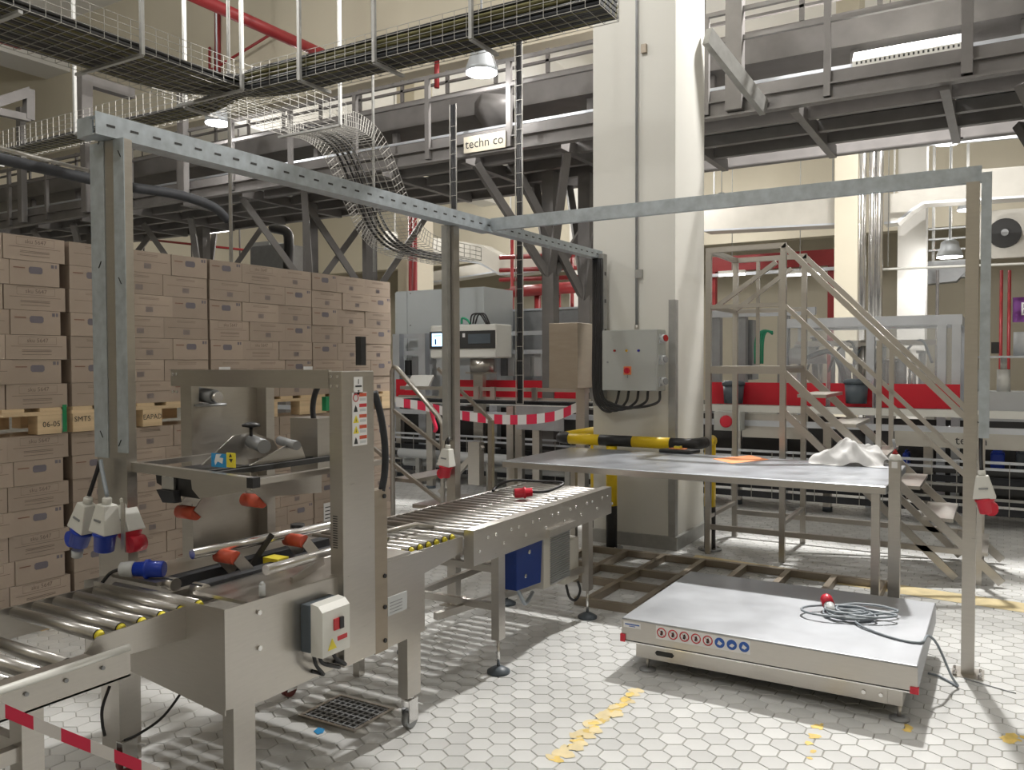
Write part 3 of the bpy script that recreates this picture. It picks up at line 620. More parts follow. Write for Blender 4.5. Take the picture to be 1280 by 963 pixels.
# barrier tape, near
def tape(name, pts, w, seg, label, rep=40, twist=0.0):
    P = spl(pts, rep); t = thing(name, P[0]-Vector((0,0,0.02)), label, 'tape')
    d = 0; run = [P[0]]; k = 0
    for i in range(1, len(P)):
        d += (P[i]-P[i-1]).length; run.append(P[i])
        if d >= seg*(k+1) or i == len(P)-1:
            b = MB(); V = []
            for q in run: V += [q+Vector((0,0,w/2)), q+Vector((twist*w,0,-w/2))]
            n = len(run); b.grid(V, n, 2); off = len(b.v)
            b._add([tuple(Vector(v)+Vector((0.0004,-0.0004,0))) for v in V], [(2*j, 2*j+1, 2*j+3, 2*j+2) for j in range(n-1)], 0, True)
            b.build('red_stripe' if k % 2 else 'white_stripe', 'taper' if k % 2 else 'tapew', t); run = [P[i]]; k += 1
    return t
tape('barrier_tape', [CP+ray(-30,873)*1.52, CP+ray(60,912)*1.58, CP+ray(200,968)*1.66], 0.026, 0.055, 'red and white barrier tape stretched low beside the near roller conveyor', 30)

# ================================================================== POWERED CONVEYOR
pc = thing('powered_conveyor', (-2.45, 4.05, 0), 'stainless powered roller conveyor with blue gearbox and levelling feet', 'conveyor')
roller_bed(pc, -2.735, -2.185, [3.29+0.0735*k for k in range(21)], 0.752, 0.021)
part('side_plate', 'steel', pc, lambda b: (b.box(-2.135,-2.13,3.234,4.82,0.594,0.762), b.box(-2.185,-2.135,3.234,4.82,0.757,0.762), b.box(-2.185,-2.135,3.234,3.239,0.594,0.757)))
part('side_plate', 'steel', pc, lambda b: b.box(-2.765,-2.745,3.234,4.82,0.62,0.745))
pbox('end_plate', 'steel', pc, -2.74,-2.15,4.80,4.805,0.60,0.75)
for k in range(22):
    y = 3.28+k*0.0735; z = 0.71 if k % 3 else 0.655
    part('bolt', 'chrome', pc, lambda b: b.cyl((-2.13,y,z),(-2.124,y,z),0.008,8))
for (x, y) in ((-2.16,3.50),(-2.16,4.53),(-2.73,3.50),(-2.73,4.53)):
    lg = pbox('leg', 'steel', pc, x-0.022,x+0.022,y-0.03,y+0.03,0.17,0.595)
    part('levelling_foot', ['chrome','dgrey'], lg, lambda b: (b.cyl((x,y,0.02),(x,y,0.17),0.009,8), b.lathe((x,y,0), [(0.058,0),(0.058,0.012),(0.03,0.028),(0.014,0.034)], 18, 1)))
pbar('stretcher', 'steel', pc, (-2.71,3.5,0.33), (-2.18,3.5,0.33), 0.03, 0.035); pbar('stretcher', 'steel', pc, (-2.71,3.5,0.52), (-2.18,3.5,0.52), 0.03, 0.035)
pbar('stretcher', 'steel', pc, (-2.73,3.53,0.30), (-2.73,4.50,0.30), 0.03, 0.035)
pbar('stretcher', 'steel', pc, (-2.40,3.3,0.30), (-2.18,4.50,0.30), 0.03, 0.035)
part('gearbox', ['bluemotor','chrome'], pc, lambda b: (b.prism([(3.70,0.36),(3.96,0.345),(3.98,0.58),(3.80,0.60),(3.70,0.57)], 'x', -2.30, -2.17), b.cyl((-2.17,3.83,0.54),(-2.164,3.83,0.54),0.012,10,None,1), b.cyl((-2.17,3.79,0.42),(-2.164,3.79,0.42),0.012,10,None,1)), 0.006)
gr_ = pbox('grille_box', 'bmotor', pc, -2.34,-2.165,3.985,4.30,0.30,0.60)
for k in range(22): pbox('fin', 'motor', gr_, -2.165,-2.159,4.06,4.295,0.31+k*0.0125,0.317+k*0.0125)
pbox('cover_plate', 'steel', pc, -2.13,-2.11,3.95,4.28,0.60,0.64)
inv = pbox('drive_box', 'bmotor', pc, -2.33,-2.20,4.32,4.50,0.24,0.50, bevel=0.01)
pcyl('red_knob', 'red', inv, (-2.20,4.47,0.30), (-2.185,4.47,0.30), 0.014, 10)
ptube('hose', 'greycable', pc, spl([(-2.22,3.78,0.36),(-2.22,3.84,0.28),(-2.26,3.95,0.22),(-2.3,4.1,0.24)]), 0.011, 8)
ptube('cable', 'black', pc, spl([(-2.22,4.36,0.24),(-2.2,4.37,0.16),(-2.19,4.43,0.13),(-2.19,4.49,0.17),(-2.2,4.48,0.23)]), 0.008, 7)

# ================================================================== PLUGS AND SOCKETS
def plug_lying(name, label, c, d, m, sc=1.0, cat='plug'):
    c = Vector(c); d = Vector(d).normalized(); t = thing(name, c-Vector((0,0,0.03)), label, cat)
    part('shell', m, t, lambda b: (b.lathe(c, [(0.026*sc,0),(0.030*sc,0.006*sc),(0.030*sc,0.055*sc),(0.036*sc,0.057*sc),(0.036*sc,0.068*sc),(0.028*sc,0.07*sc),(0.026*sc,0.11*sc)], 18, 0, d)))
    return t, c, d
t, c, d = plug_lying('power_plug', 'blue and grey industrial plug lying on the sealer bed', (-2.66,1.965,0.792), (-0.75,-0.45,0), 'blue')
part('cable_grip', 'gplastic', t, lambda b: b.lathe(c+d*0.11, [(0.028,0),(0.03,0.01),(0.026,0.05),(0.014,0.056)], 16, 0, d))
ptube('cable', 'black', t, spl([c+d*0.165, c+d*0.20+Vector((0,0,-0.015)), c+d*0.23+Vector((0,0,-0.05))]), 0.007, 6)
t, c, d = plug_lying('power_plug', 'red five-pin industrial plug lying on the powered conveyor rollers', G(643,617,0.79), (0.75,0.55,0.05), 'red', 0.95)
part('pins', 'ink', t, lambda b: [b.cyl(c+Vector((0.012*math.cos(k*1.257),-0.009*math.cos(k*1.257),0.014*math.sin(k*1.257))), c-d*0.002+Vector((0.012*math.cos(k*1.257),-0.009*math.cos(k*1.257),0.014*math.sin(k*1.257))), 0.004, 8) for k in range(5)])
ptube('cable', 'black', t, spl([c+d*0.10, c+d*0.20, c+d*0.24+Vector((0,0.1,0.03)), G(672,602,0.83), G(640,601,0.83), G(622,608,0.78), G(616,614,0.755)]), 0.008, 7)
def hang_socket(name, label, top, tilt, m, flap, strap=None):
    # hanging connector: cable, gland, white trapezoid body, coloured shroud
    top = Vector(top); t = thing(name, top-Vector((0,0,0.24)), label, 'socket')
    ax = Vector((math.sin(tilt),0,-math.cos(tilt))); s = Vector((math.cos(tilt),0,math.sin(tilt)))
    part('gland', 'wplastic', t, lambda b: b.lathe(top, [(0.014,0),(0.017,0.004),(0.017,0.026)], 10, 0, ax))
    def bd(b):
        a = top+ax*0.026; e = top+ax*0.135; dy = Vector((0,0.028,0)); dy2 = Vector((0,0.038,0))
        b._add([a-s*0.026-dy,a+s*0.026-dy,a+s*0.026+dy,a-s*0.026+dy,e-s*0.05-dy2,e+s*0.05-dy2,e+s*0.05+dy2,e-s*0.05+dy2], [(0,1,2,3),(7,6,5,4),(0,4,5,1),(1,5,6,2),(2,6,7,3),(3,7,4,0)])
    bo_ = part('body', 'wplastic', t, bd, 0.004)
    mk = top+ax*0.085-Vector((0,0.034,0)); part('mark', 'motor', bo_, lambda b: b.bar(mk-s*0.02, mk+s*0.02, 0.006, 0.008))
    sh = part('shroud', m, t, lambda b: b.lathe(top+ax*0.135, [(0.044,0),(0.044,0.01),(0.039,0.015),(0.036,0.07),(0.03,0.074)], 18, 0, (ax+s*0.25*flap).normalized()))
    if abs(flap) > 0:
        f_ = top+ax*0.185+s*0.045*flap; part('flap', m, sh, lambda b: b.cyl(f_-Vector((0,0.03,0)), f_+Vector((0,0.03,0)), 0.032, 14))
    return t, ax, s
CT = (-2.995, 1.95)
p = AY(117,622,1.93); t, ax, s = hang_socket('hanging_socket', 'white socket with blue flap hanging lowest on the left post', AY(110.5,622,1.93), -0.30, 'blue', -0.7)
part('grey_tip', 'gplastic', t, lambda b: b.lathe(AY(97,688,1.93), [(0.022,0),(0.02,0.028),(0.012,0.03)], 12, 0, (-0.2,0,-1)))
ptube('cable', 'black', t, spl([AY(125,576,1.95), AY(121,590,1.94), AY(111,620,1.93)]), 0.008, 7)
t, ax, s = hang_socket('hanging_socket', 'white socket with short blue mouth hanging in front of the left post', AY(134,622,1.90), -0.12, 'blue', 0)
ptube('cable', 'greycable', t, spl([AY(126,576,1.95), AY(128,590,1.93), AY(134,620,1.90)]), 0.008, 7)
t, ax, s = hang_socket('hanging_socket', 'white socket with red flap hanging behind the left post bracket', AY(155,622,2.0), 0.24, 'red', 0.6)
ptube('cable', 'black', t, [AY(149,566,2.03), AY(150.5,590,2.01), AY(155,622,2.0)], 0.009, 7)
tag(MB().box(AY(150.5,630,1.92).x,AY(155,630,1.92).x,1.92,1.925,AY(152,690,1.92).z,AY(152,628,1.92).z).build('socket_bracket', 'steel'), 'flat steel bracket strip holding the sockets at the left post', 'bracket')
t, ax, s = hang_socket('hanging_socket', 'white socket with red mouth hanging on the right frame post', AY(1227,588,4.58), 0.10, 'red', 0.5)
ptube('cable', 'black', t, spl([AY(1226,548,4.66), AY(1226,570,4.62), AY(1227,588,4.58)]), 0.009, 7)
t, ax, s = hang_socket('hanging_socket', 'white socket with red mouth hanging on the middle frame post', AY(560,556,4.26), -0.12, 'red', -0.3)
ptube('cable', 'black', t, [(-3.034,4.30,1.06), AY(561,548,4.27), AY(560,556,4.26)], 0.009, 7)

# ================================================================== SCALE PLATFORM
SC = (-1.65, -0.30, 3.86, 4.93)
sc = thing('platform_scale', (-0.97, 4.4, 0), 'low stainless platform scale with safety pictograms along its front edge', 'scale')
part('top_cover', 'scale_top', sc, lambda b: b.box(SC[0],SC[1],SC[2],SC[3],0.15,0.262), 0.006)
part('skirt', 'steel', sc, lambda b: b.box(SC[0]+0.001,SC[1]-0.001,SC[2]-0.002,SC[2]-0.0004,0.152,0.254))
part('lip', 'chrome', sc, lambda b: b.box(SC[0]+0.012,SC[1]-0.03,SC[2]-0.008,SC[2]+0.03,0.143,0.149))
part('base_frame', 'steel', sc, lambda b: (b.box(SC[0]+0.07,SC[1]-0.06,SC[2]+0.02,SC[2]+0.06,0.068,0.142), b.box(SC[0]+0.07,SC[1]-0.06,SC[3]-0.06,SC[3]-0.02,0.068,0.142), b.box(SC[0]+0.07,SC[0]+0.11,SC[2]+0.06,SC[3]-0.06,0.068,0.142), b.box(SC[1]-0.10,SC[1]-0.06,SC[2]+0.06,SC[3]-0.06,0.068,0.142)))
part('handle_slot', 'ink', sc, lambda b: b.prism([(SC[0]+0.17,0.105),(SC[0]+0.18,0.093),(SC[0]+0.26,0.093),(SC[0]+0.27,0.105),(SC[0]+0.26,0.117),(SC[0]+0.18,0.117)], 'y', SC[2]+0.0185, SC[2]+0.0195))
plt = pbox('bolted_plate', 'steel', sc, SC[1]-0.24,SC[1]-0.12,SC[2]+0.014,SC[2]+0.0195,0.07,0.138)
for x in (SC[1]-0.215,SC[1]-0.145): part('bolt', 'chrome', plt, lambda b: b.cyl((x,SC[2]+0.014,0.105),(x,SC[2]+0.007,0.105),0.009,8))
for x in (SC[0]+0.12, SC[1]-0.075):
    for y in (SC[2]+0.05, SC[3]-0.06):
        part('levelling_foot', ['steel','motor'], sc, lambda b: (b.cyl((x,y,0.012),(x,y,0.07),0.009,8), b.lathe((x,y,0), [(0.042,0),(0.042,0.007),(0.02,0.014)], 18, 1)))
pbox('corner_marker', 'red', sc, SC[0]-0.004,SC[0]+0.022,SC[2]-0.010,SC[2]+0.012,0.142,0.18)
pbox('corner_marker', 'red', sc, SC[1]-0.03,SC[1]+0.004,SC[2]-0.010,SC[2]+0.012,0.142,0.17)
yf = SC[2]-0.0024
pa = AY(779.5,783,yf); pb = AY(801,789,yf); mp = pbox('maker_plate', 'wpaper', sc, pa.x,pb.x,yf-0.0004,yf,0.216,0.246)
part('plate_lines', 'sblue', mp, lambda b: (b.box(pa.x+0.008,pb.x-0.008,yf-0.0008,yf-0.0004,0.230,0.236), b.box(pa.x+0.03,pb.x-0.03,yf-0.0008,yf-0.0004,0.222,0.226)))
xa = AY(820,790,yf).x; xb = AY(938,808,yf).x; stp = (xb-xa)/8
stk = pbox('pictogram_strip', 'wpaper', sc, xa,xb,yf-0.0004,yf,0.185,0.185+stp*1.12)
zc = 0.185+stp*0.56; R_ = stp*0.42
for k in range(8):
    x = xa+stp*(k+0.5); yy = yf-0.0006
    if k < 5:
        part('prohibition_sign', ['signred','ink'], stk, lambda b: (b.tube([(x+R_*0.9*math.cos(t*math.pi/10),yy,zc+R_*0.9*math.sin(t*math.pi/10)) for t in range(20)], R_*0.12, 4, 0, True), b.bar((x-R_*0.6,yy,zc+R_*0.6),(x+R_*0.6,yy,zc-R_*0.6),0.001,R_*0.16,(0,1,0)), b.poly([(x-R_*0.3,yy,zc-R_*0.5),(x+R_*0.1,yy,zc-R_*0.55),(x+R_*0.35,yy,zc-R_*0.1*k/2),(x+R_*0.15,yy,zc+R_*0.5),(x-R_*0.2,yy,zc+R_*0.35)], 1)))
    else:
        part('mandatory_sign', ['sblue','wpaper'], stk, lambda b: (b.cyl((x,yy,zc),(x,yy-0.0004,zc),R_,20), b.poly([(x-R_*0.5,yy-0.0008,zc-R_*0.3),(x+R_*0.1,yy-0.0008,zc-R_*0.5),(x+R_*0.55,yy-0.0008,zc-R_*0.05),(x+R_*0.1,yy-0.0008,zc+R_*0.25),(x-R_*0.2,yy-0.0008,zc+R_*(0.5 if k != 6 else 0.1))], 1)))
# coiled cable with red plug on the scale
cc = G(1060,771,0.268); co = thing('coiled_cable', cc, 'coil of grey cable with a red plug lying on the platform scale', 'cable')
rr_ = random.Random(5); P = []
E1 = Vector((0.9,0.35,0)); E2 = Vector((-0.35,0.9,0))
loops = [(0.10,0.07,0,0),(0.13,0.09,0.01,0.01),(0.09,0.06,-0.01,0.0),(0.12,0.08,0.02,-0.02),(0.17,0.10,-0.06,0.01),(0.15,0.12,0.10,0.03),(0.11,0.07,0.0,0.02)]
for k, (a, c_, ox, oy) in enumerate(loops):
    for i in range(12):
        t = 2*math.pi*i/12; P.append(cc+E1*(ox+a*math.cos(t))+E2*(oy+c_*math.sin(t))+Vector((0,0,0.006+0.004*k)))
P += [cc+Vector((0.05,-0.10,0.006)), G(1110,796,0.268), G(1150,804,0.268), Vector((-0.295,4.3,0.266)), Vector((-0.255,4.33,0.22)), Vector((-0.20,4.40,0.06)), G(1197,858,0.008), G(1175,846,0.008), G(1160,842,0.008)]
ptube('cable', 'greycable', co, spl(P, 3), 0.0062, 6)
pp = G(1036,757,0.30); dd = Vector((-0.35,0.75,0.35)).normalized()
part('plug', ['red','gplastic'], co, lambda b: (b.lathe(pp, [(0.03,0),(0.031,0.05),(0.026,0.062)], 16, 0, dd), b.lathe(pp-dd*0.06, [(0.012,0),(0.022,0.015),(0.027,0.06)], 14, 1, dd)))
tag(MB().tube(spl([G(1205,848,0.004), G(1235,857,0.004), G(1270,867,0.004)]), 0.003, 5).build('loose_wire', 'motor'), 'short thin wire lying on tiles by the right post', 'wire')

# ================================================================== STEEL TABLE
TB = (-3.07, -0.56, 5.03, 6.12); TZ = 0.85
tb = thing('steel_table', (-1.8,5.6,0), 'long stainless steel work table beside the column', 'table')
part('tabletop', 'steel_top', tb, lambda b: b.box(TB[0],TB[1],TB[2],TB[3],TZ-0.045,TZ), 0.005)
part('front_edge', 'steel', tb, lambda b: b.box(TB[0]+0.004,TB[1]-0.004,TB[2]-0.0015,TB[2]-0.0003,TZ-0.043,TZ-0.006))
for x in (TB[0]+0.06, TB[1]-0.06):
    for y in (TB[2]+0.06, TB[3]-0.06):
        pbox('leg', 'steel', tb, x-0.022,x+0.022,y-0.022,y+0.022,0,TZ-0.046)
# things on the table
p = G(848,566,TZ); mm = thing('tool_case', (p.x,p.y,TZ), 'small black instrument case with orange trim on the steel table', 'case')
part('case', 'black', mm, lambda b: b.prism([(p.x-0.14,p.y-0.06),(p.x+0.12,p.y-0.08),(p.x+0.16,p.y+0.05),(p.x-0.08,p.y+0.09)], 'z', TZ, TZ+0.028), 0.008)
part('trim', 'orsw', mm, lambda b: b.prism([(p.x-0.07,p.y-0.02),(p.x+0.06,p.y-0.03),(p.x+0.06,p.y+0.03),(p.x-0.04,p.y+0.05)], 'z', TZ+0.028, TZ+0.034))
part('meter', ['capy','black'], mm, lambda b: (b.prism([(p.x-0.03,p.y-0.02),(p.x+0.02,p.y-0.02),(p.x+0.02,p.y+0.03),(p.x-0.03,p.y+0.03)], 'z', TZ+0.034, TZ+0.05), b.prism([(p.x-0.015,p.y-0.01),(p.x+0.01,p.y-0.01),(p.x+0.01,p.y+0.015),(p.x-0.015,p.y+0.015)], 'z', TZ+0.05, TZ+0.053, 1)))
tag(MB().prism([(G(a,c,TZ).x,G(a,c,TZ).y) for a,c in ((915,580),(961,575),(938,569.5),(891,574))], 'z', TZ+0.0005, TZ+0.002).build('paper_sheet', 'opaper'), 'bright orange paper sheet lying flat on the steel table', 'paper')
# rag
rg = G(1062,580,TZ); nu, nv = 34, 24; V = []; r3 = random.Random(3)
for i in range(nu):
    for j in range(nv):
        u = i/(nu-1)*2-1; v = j/(nv-1)*2-1
        x = rg.x+u*0.235+0.02*math.sin(5*v); y = rg.y+v*0.16+0.03*u+0.02*math.sin(6*u)
        uu = u-0.15; e = min(1.0, (abs(uu)/(0.85 if uu > 0 else 1.15))**1.5*0.9+abs(v)**2.2*0.9); h = max(0.0, 1-e)
        rg1 = 1-abs(math.sin(3.1*u+2.2*v+0.5)); rg2 = 1-abs(math.sin(6.3*v-4.1*u+1.1)); rg3 = 1-abs(math.sin(9.5*u+3.3*v))
        z = h**0.7*(0.085+0.05*rg1**1.5+0.025*rg2**2)+0.012*rg3**3*h**0.3
        V.append((x, y, TZ+0.003+max(0, z)*1.35))
b = MB(); b.grid(V, nu, nv); rg_o = tag(b.build('cleaning_rag', 'rag'), 'crumpled white cleaning rag on the steel table', 'rag')
sm = rg_o.modifiers.new('sub', 'SUBSURF'); sm.levels = 1; sm.render_levels = 1
# post with warning light
wp = thing('beacon_post', (-0.52,5.12,0), 'square steel post with red and white beacon beside the table end', 'post')
pbox('post', 'steel', wp, -0.555,-0.495,5.09,5.15,0,0.99)
pbox('label', 'wpaper', wp, -0.54,-0.51,5.0885,5.0895,0.95,0.985)
part('socket_head', ['wplastic','redlamp'], wp, lambda b: (b.lathe((-0.525,5.12,0.991), [(0.032,0),(0.034,0.012),(0.026,0.03),(0.02,0.034)], 16), b.lathe((-0.525,5.12,1.026), [(0.018,0),(0.008,0.02),(0.006,0.03)], 12, 1)))
pcyl('rod', 'motor', wp, (-0.525,5.12,1.056), (-0.535,5.12,1.11), 0.008, 8)

# ================================================================== FLOOR FRAME (steel grid on the tiles)
ff = thing('floor_frame', (-1.9,5.5,0), 'brown stainless bar frame lying flat on the floor behind the scale', 'frame')
yn = [4.75, 5.02, 5.58, 6.16]; 
for y in (4.75, 5.25, 5.62, 6.14): pbox('long_bar', 'brown', ff, -2.95 if y > 5 else -2.35,-0.60,y-0.02,y+0.02,0,0.05)
for k in range(8):
    x = -2.9+k*0.315; pbox('cross_bar', 'brown', ff, x-0.02,x+0.02,4.78 if x > -2.4 else 5.28,6.12,0.0,0.049)

# ================================================================== CROSSOVER STAIR
cs = thing('crossover_stair', (-1.0,6.95,0), 'stainless crossover platform with stairs and tubular railings', 'stair')
YA, YB = 6.55, 7.32; XA, XB = -2.046, -1.463; PZ = 1.515
TT = 0.042
for y in (YA, YB):
    for x in (XA, XB): pbox('post', 'steel', cs, x-TT/2,x+TT/2,y-TT/2,y+TT/2,0,2.42)
    pbar('platform_beam', 'steel', cs, (XA,y,PZ-0.03), (XB,y,PZ-0.03), 0.03, 0.06)
    pbar('top_rail', 'steel', cs, (XA-0.02,y,2.44), (XB+0.02,y,2.44), TT, 0.04)
    pbar('mid_rail', 'steel', cs, (XA+0.02,y,1.99), (XB-0.02,y,1.99), 0.03, 0.03)
    pbar('hand_rail', 'steel', cs, (XB,y,2.44), (-0.235,y,1.165), TT, 0.04)
    pbar('mid_rail', 'steel', cs, (XB,y,1.99), (-0.10,y,0.63), 0.032, 0.032)
    pbar('stringer', 'steel', cs, (XB+0.01,y,1.46), (0.0,y,0.03), 0.03, 0.055)
    pbar('stringer', 'steel', cs, (XB+0.01,y,1.16), (-0.28,y,0.03), 0.03, 0.05)
    pbox('baluster', 'steel', cs, -0.80,-0.765,y-0.016,y+0.016,0.72,1.70)
    pbox('baluster', 'steel', cs, -0.155,-0.12,y-0.016,y+0.016,0.0,1.08)
    pbar('hand_rail', 'steel', cs, (-0.235,y,1.165), (-0.135,y,1.08), TT, 0.04)
    pbar('base_rail', 'steel', cs, (XA,y,0.22), (-0.2,y,0.22), 0.03, 0.04)
for x in (XA, XB):
    pbar('end_rail', 'steel', cs, (x,YA+0.02,0.3), (x,YB-0.02,0.3), 0.03, 0.03)
pbar('end_rail', 'steel', cs, (XA,YA+0.02,2.44), (XA,YB-0.02,2.44), 0.04, 0.04); pbar('end_rail', 'steel', cs, (XA,YA+0.02,1.99), (XA,YB-0.02,1.99), 0.03, 0.03)
for x in (-1.85, -1.66): pbox('baluster', 'steel', cs, x-0.014,x+0.014,YB-0.014,YB+0.014,PZ,2.42)
pbox('platform_deck', 'steel', cs, XA,XB,YA+0.016,YB-0.016,PZ-0.02,PZ)
for k in range(1, 7):
    z = PZ-k*0.215; x = XB+k*0.213; pbox('tread', 'steel', cs, x-0.11,x+0.10,YA+0.016,YB-0.016,z-0.025,z)
# second stair flight to the other side (behind)
for y in (YA+0.12, YB-0.1): pbar('far_stringer', 'steel', cs, (XA+0.03,y,2.0), (XA+0.5,y,2.33), 0.028, 0.035)

# ================================================================== ELEVATED WALKWAY
WY0, WY1, WZ = 8.25, 10.45, 4.0
wk = thing('elevated_walkway', (-6,9.3,0), 'dark grey steel walkway bridge with railings crossing the hall overhead', 'walkway')
WX0, WX1 = -19.0, 4.0
part('fascia', 'wpaint', wk, lambda b: (b.box(WX0,WX1,WY0,WY0+0.02,WZ,WZ+0.26), b.box(WX0,WX1,WY0-0.05,WY0,WZ+0.13,WZ+0.145), b.box(WX0,WX1,WY0-0.05,WY0+0.06,WZ-0.02,WZ)))
part('fascia', 'wpaint', wk, lambda b: (b.box(WX0,WX1,WY1-0.02,WY1,WZ,WZ+0.26), b.box(WX0,WX1,WY1-0.06,WY1+0.05,WZ-0.02,WZ)))
for y in (8.75, 9.3, 9.85): pbox('joist', 'wpaint', wk, WX0,WX1,y-0.04,y+0.04,WZ-0.02,WZ+0.1)
nx = 18
for k in range(nx):
    x = WX0+0.6+k*1.28; pbox('cross_beam', 'wpaint', wk, x-0.04,x+0.04,WY0+0.06,WY1-0.06,WZ-0.06,WZ+0.08)
for k in range(nx-1):
    x = WX0+0.6+k*1.28
    if k % 3 != 1: pbox('deck_panel', 'wdeck', wk, x+0.045,x+1.235,WY0+0.3,WY0+1.25,WZ+0.11,WZ+0.12)
    pbox('deck_panel', 'wpaint', wk, x+0.045,x+1.235,WY0+1.3,WY1-0.1,WZ+0.11,WZ+0.12)
    if k % 3 == 1: pbox('deck_panel', 'wpaint', wk, x+0.045,x+1.235,WY0+0.3,WY0+1.25,WZ+0.11,WZ+0.12)
for k in range(nx+2):
    x = WX0+0.3+k*1.15
    pbar('rail_post', 'wpaint', wk, (x,WY0-0.03,WZ+0.02), (x,WY0-0.03,WZ+0.98), 0.06, 0.05)
    pbar('rail_post', 'wpaint', wk, (x+0.3,WY1,WZ+0.26), (x+0.3,WY1,WZ+1.1), 0.05, 0.05)
for z, y in ((1.0,WY0-0.03),(0.72,WY0-0.03),(1.1,WY1),(0.65,WY1)): pbox('hand_rail', 'wpaint', wk, WX0,WX1,y-0.022,y+0.022,WZ+z-0.02,WZ+z+0.02)
def v_column(x, y, kn=2.6, spread=0.62):
    pbox('column', 'wpaint', wk, x-0.08,x+0.08,y-0.08,y+0.08,0,WZ-0.06)
    for dx, dy in ((-spread,-0.75),(spread,-0.75),(-spread,0.75),(spread,0.75)):
        pbar('brace', 'wpaint', wk, (x,y,kn), (x+dx,y+dy,WZ-0.03), 0.09, 0.09)
for a in (388, 688): v_column(AY(a,300,9.3).x, 9.3)
v_column(AY(462,300,9.9).x, 9.9, 2.5); v_column(AY(733,300,9.6).x, 9.6, 2.3); v_column(-14.5, 9.3); v_column(0.9, 9.3, 2.2, 0.8); v_column(-12.2, 9.9, 2.5)
pbar('big_post', 'wpaint', wk, (AY(919,100,WY0-0.03).x,WY0-0.04,WZ+0.02), (AY(919,100,WY0-0.03).x,WY0-0.04,WZ+2.2), 0.16, 0.12)
pbar('big_post', 'wpaint', wk, (AY(1209,60,WY0-0.03).x,WY0-0.04,WZ+0.02), (AY(1209,60,WY0-0.03).x,WY0-0.04,WZ+2.2), 0.09, 0.08)
for a in (232, 110, 30): pbar('big_post', 'wpaint', wk, (AY(a,200,WY0-0.05).x,WY0-0.09,WZ+0.02), (AY(a,200,WY0-0.05).x,WY0-0.09,WZ+2.0), 0.13, 0.1)
# stay from column to walkway
tag(MB().bar(AY(884,45,7.2), AY(955,135,8.2), 0.06, 0.16).build('steel_stay', 'galvdull'), 'diagonal pale steel stay from the column to the walkway edge', 'brace')
# banner
pa = AY(580,188,WY0-0.07); pb = AY(632,172,WY0-0.07)
bn = thing('banner', ((pa.x+pb.x)/2,WY0-0.07,pa.z), 'off-white lettered sign board on the walkway fascia', 'sign')
zb0 = AY(582,192,WY0-0.07).z; zb1 = zb0+0.19
pbox('board', 'cream', bn, pa.x,pb.x,WY0-0.075,WY0-0.056,zb0,zb1)
lettering('techn co', 'ink', bn, ((pa.x+pb.x)/2,WY0-0.077,(zb0+zb1)/2), (1,0,0), (0,0,1), 0.15)
# overhead conveyor behind/above the walkway
oc = thing('overhead_conveyor', (-6,9.4,WZ+0.3), 'long dark grey overhead conveyor trough running above the walkway', 'conveyor')
pbox('trough', 'wpaint', oc, WX0,WX1,9.2,9.9,WZ+0.80,WZ+1.15)
for z, y in ((1.42,9.2),(1.3,9.2)): pbox('guide_rail', 'wpaint', oc, WX0,WX1,y-0.02,y+0.02,WZ+z-0.015,WZ+z+0.015)
pbox('lower_bed', 'dark', oc, WX0,WX1,8.8,9.3,WZ+0.28,WZ+0.42)
pbox('chain_rail', 'alu', oc, WX0,WX1,8.78,8.80,WZ+0.44,WZ+0.47)
for k in range(30): x = WX0+0.4+k*0.76; pbox('bracket', 'wpaint', oc, x-0.025,x+0.025,9.18,9.21,WZ+1.15,WZ+1.45)
for k in range(15): x = WX0+0.9+k*1.52; pbox('support_leg', 'wpaint', oc, x-0.04,x+0.04,9.35,9.43,WZ+0.12,WZ+0.80)
part('hopper', 'wpaint', oc, lambda b: b.lathe((AY(618,130,9.1).x,9.1,WZ+0.52), [(0.12,0),(0.3,0.25),(0.3,0.4)], 4))
# bright perforated machine cover on the walkway
pa = AY(1067,95,8.7); pb = AY(1205,75,8.7)
pv = thing('perforated_cover', ((pa.x+pb.x)/2,8.8,WZ+0.3), 'bright perforated metal machine cover standing on the walkway', 'machine')
zc0 = AY(1130,90,8.7).z; part('cover', 'wplastic', pv, lambda b: b.prism([(8.62,zc0),(8.62,zc0+0.16),(8.72,zc0+0.27),(8.95,zc0+0.27),(8.95,zc0)], 'x', pa.x, pb.x))
for k in range(22): x = pa.x+0.04+k*(pb.x-pa.x-0.08)/21; pbox('hole_slot', 'ink', pv, x-0.008,x+0.008,8.617,8.619,zc0+0.12,zc0+0.145)
pbox('stand', 'dark', pv, pa.x+0.05,pb.x-0.05,8.66,8.94,WZ+0.42,zc0)

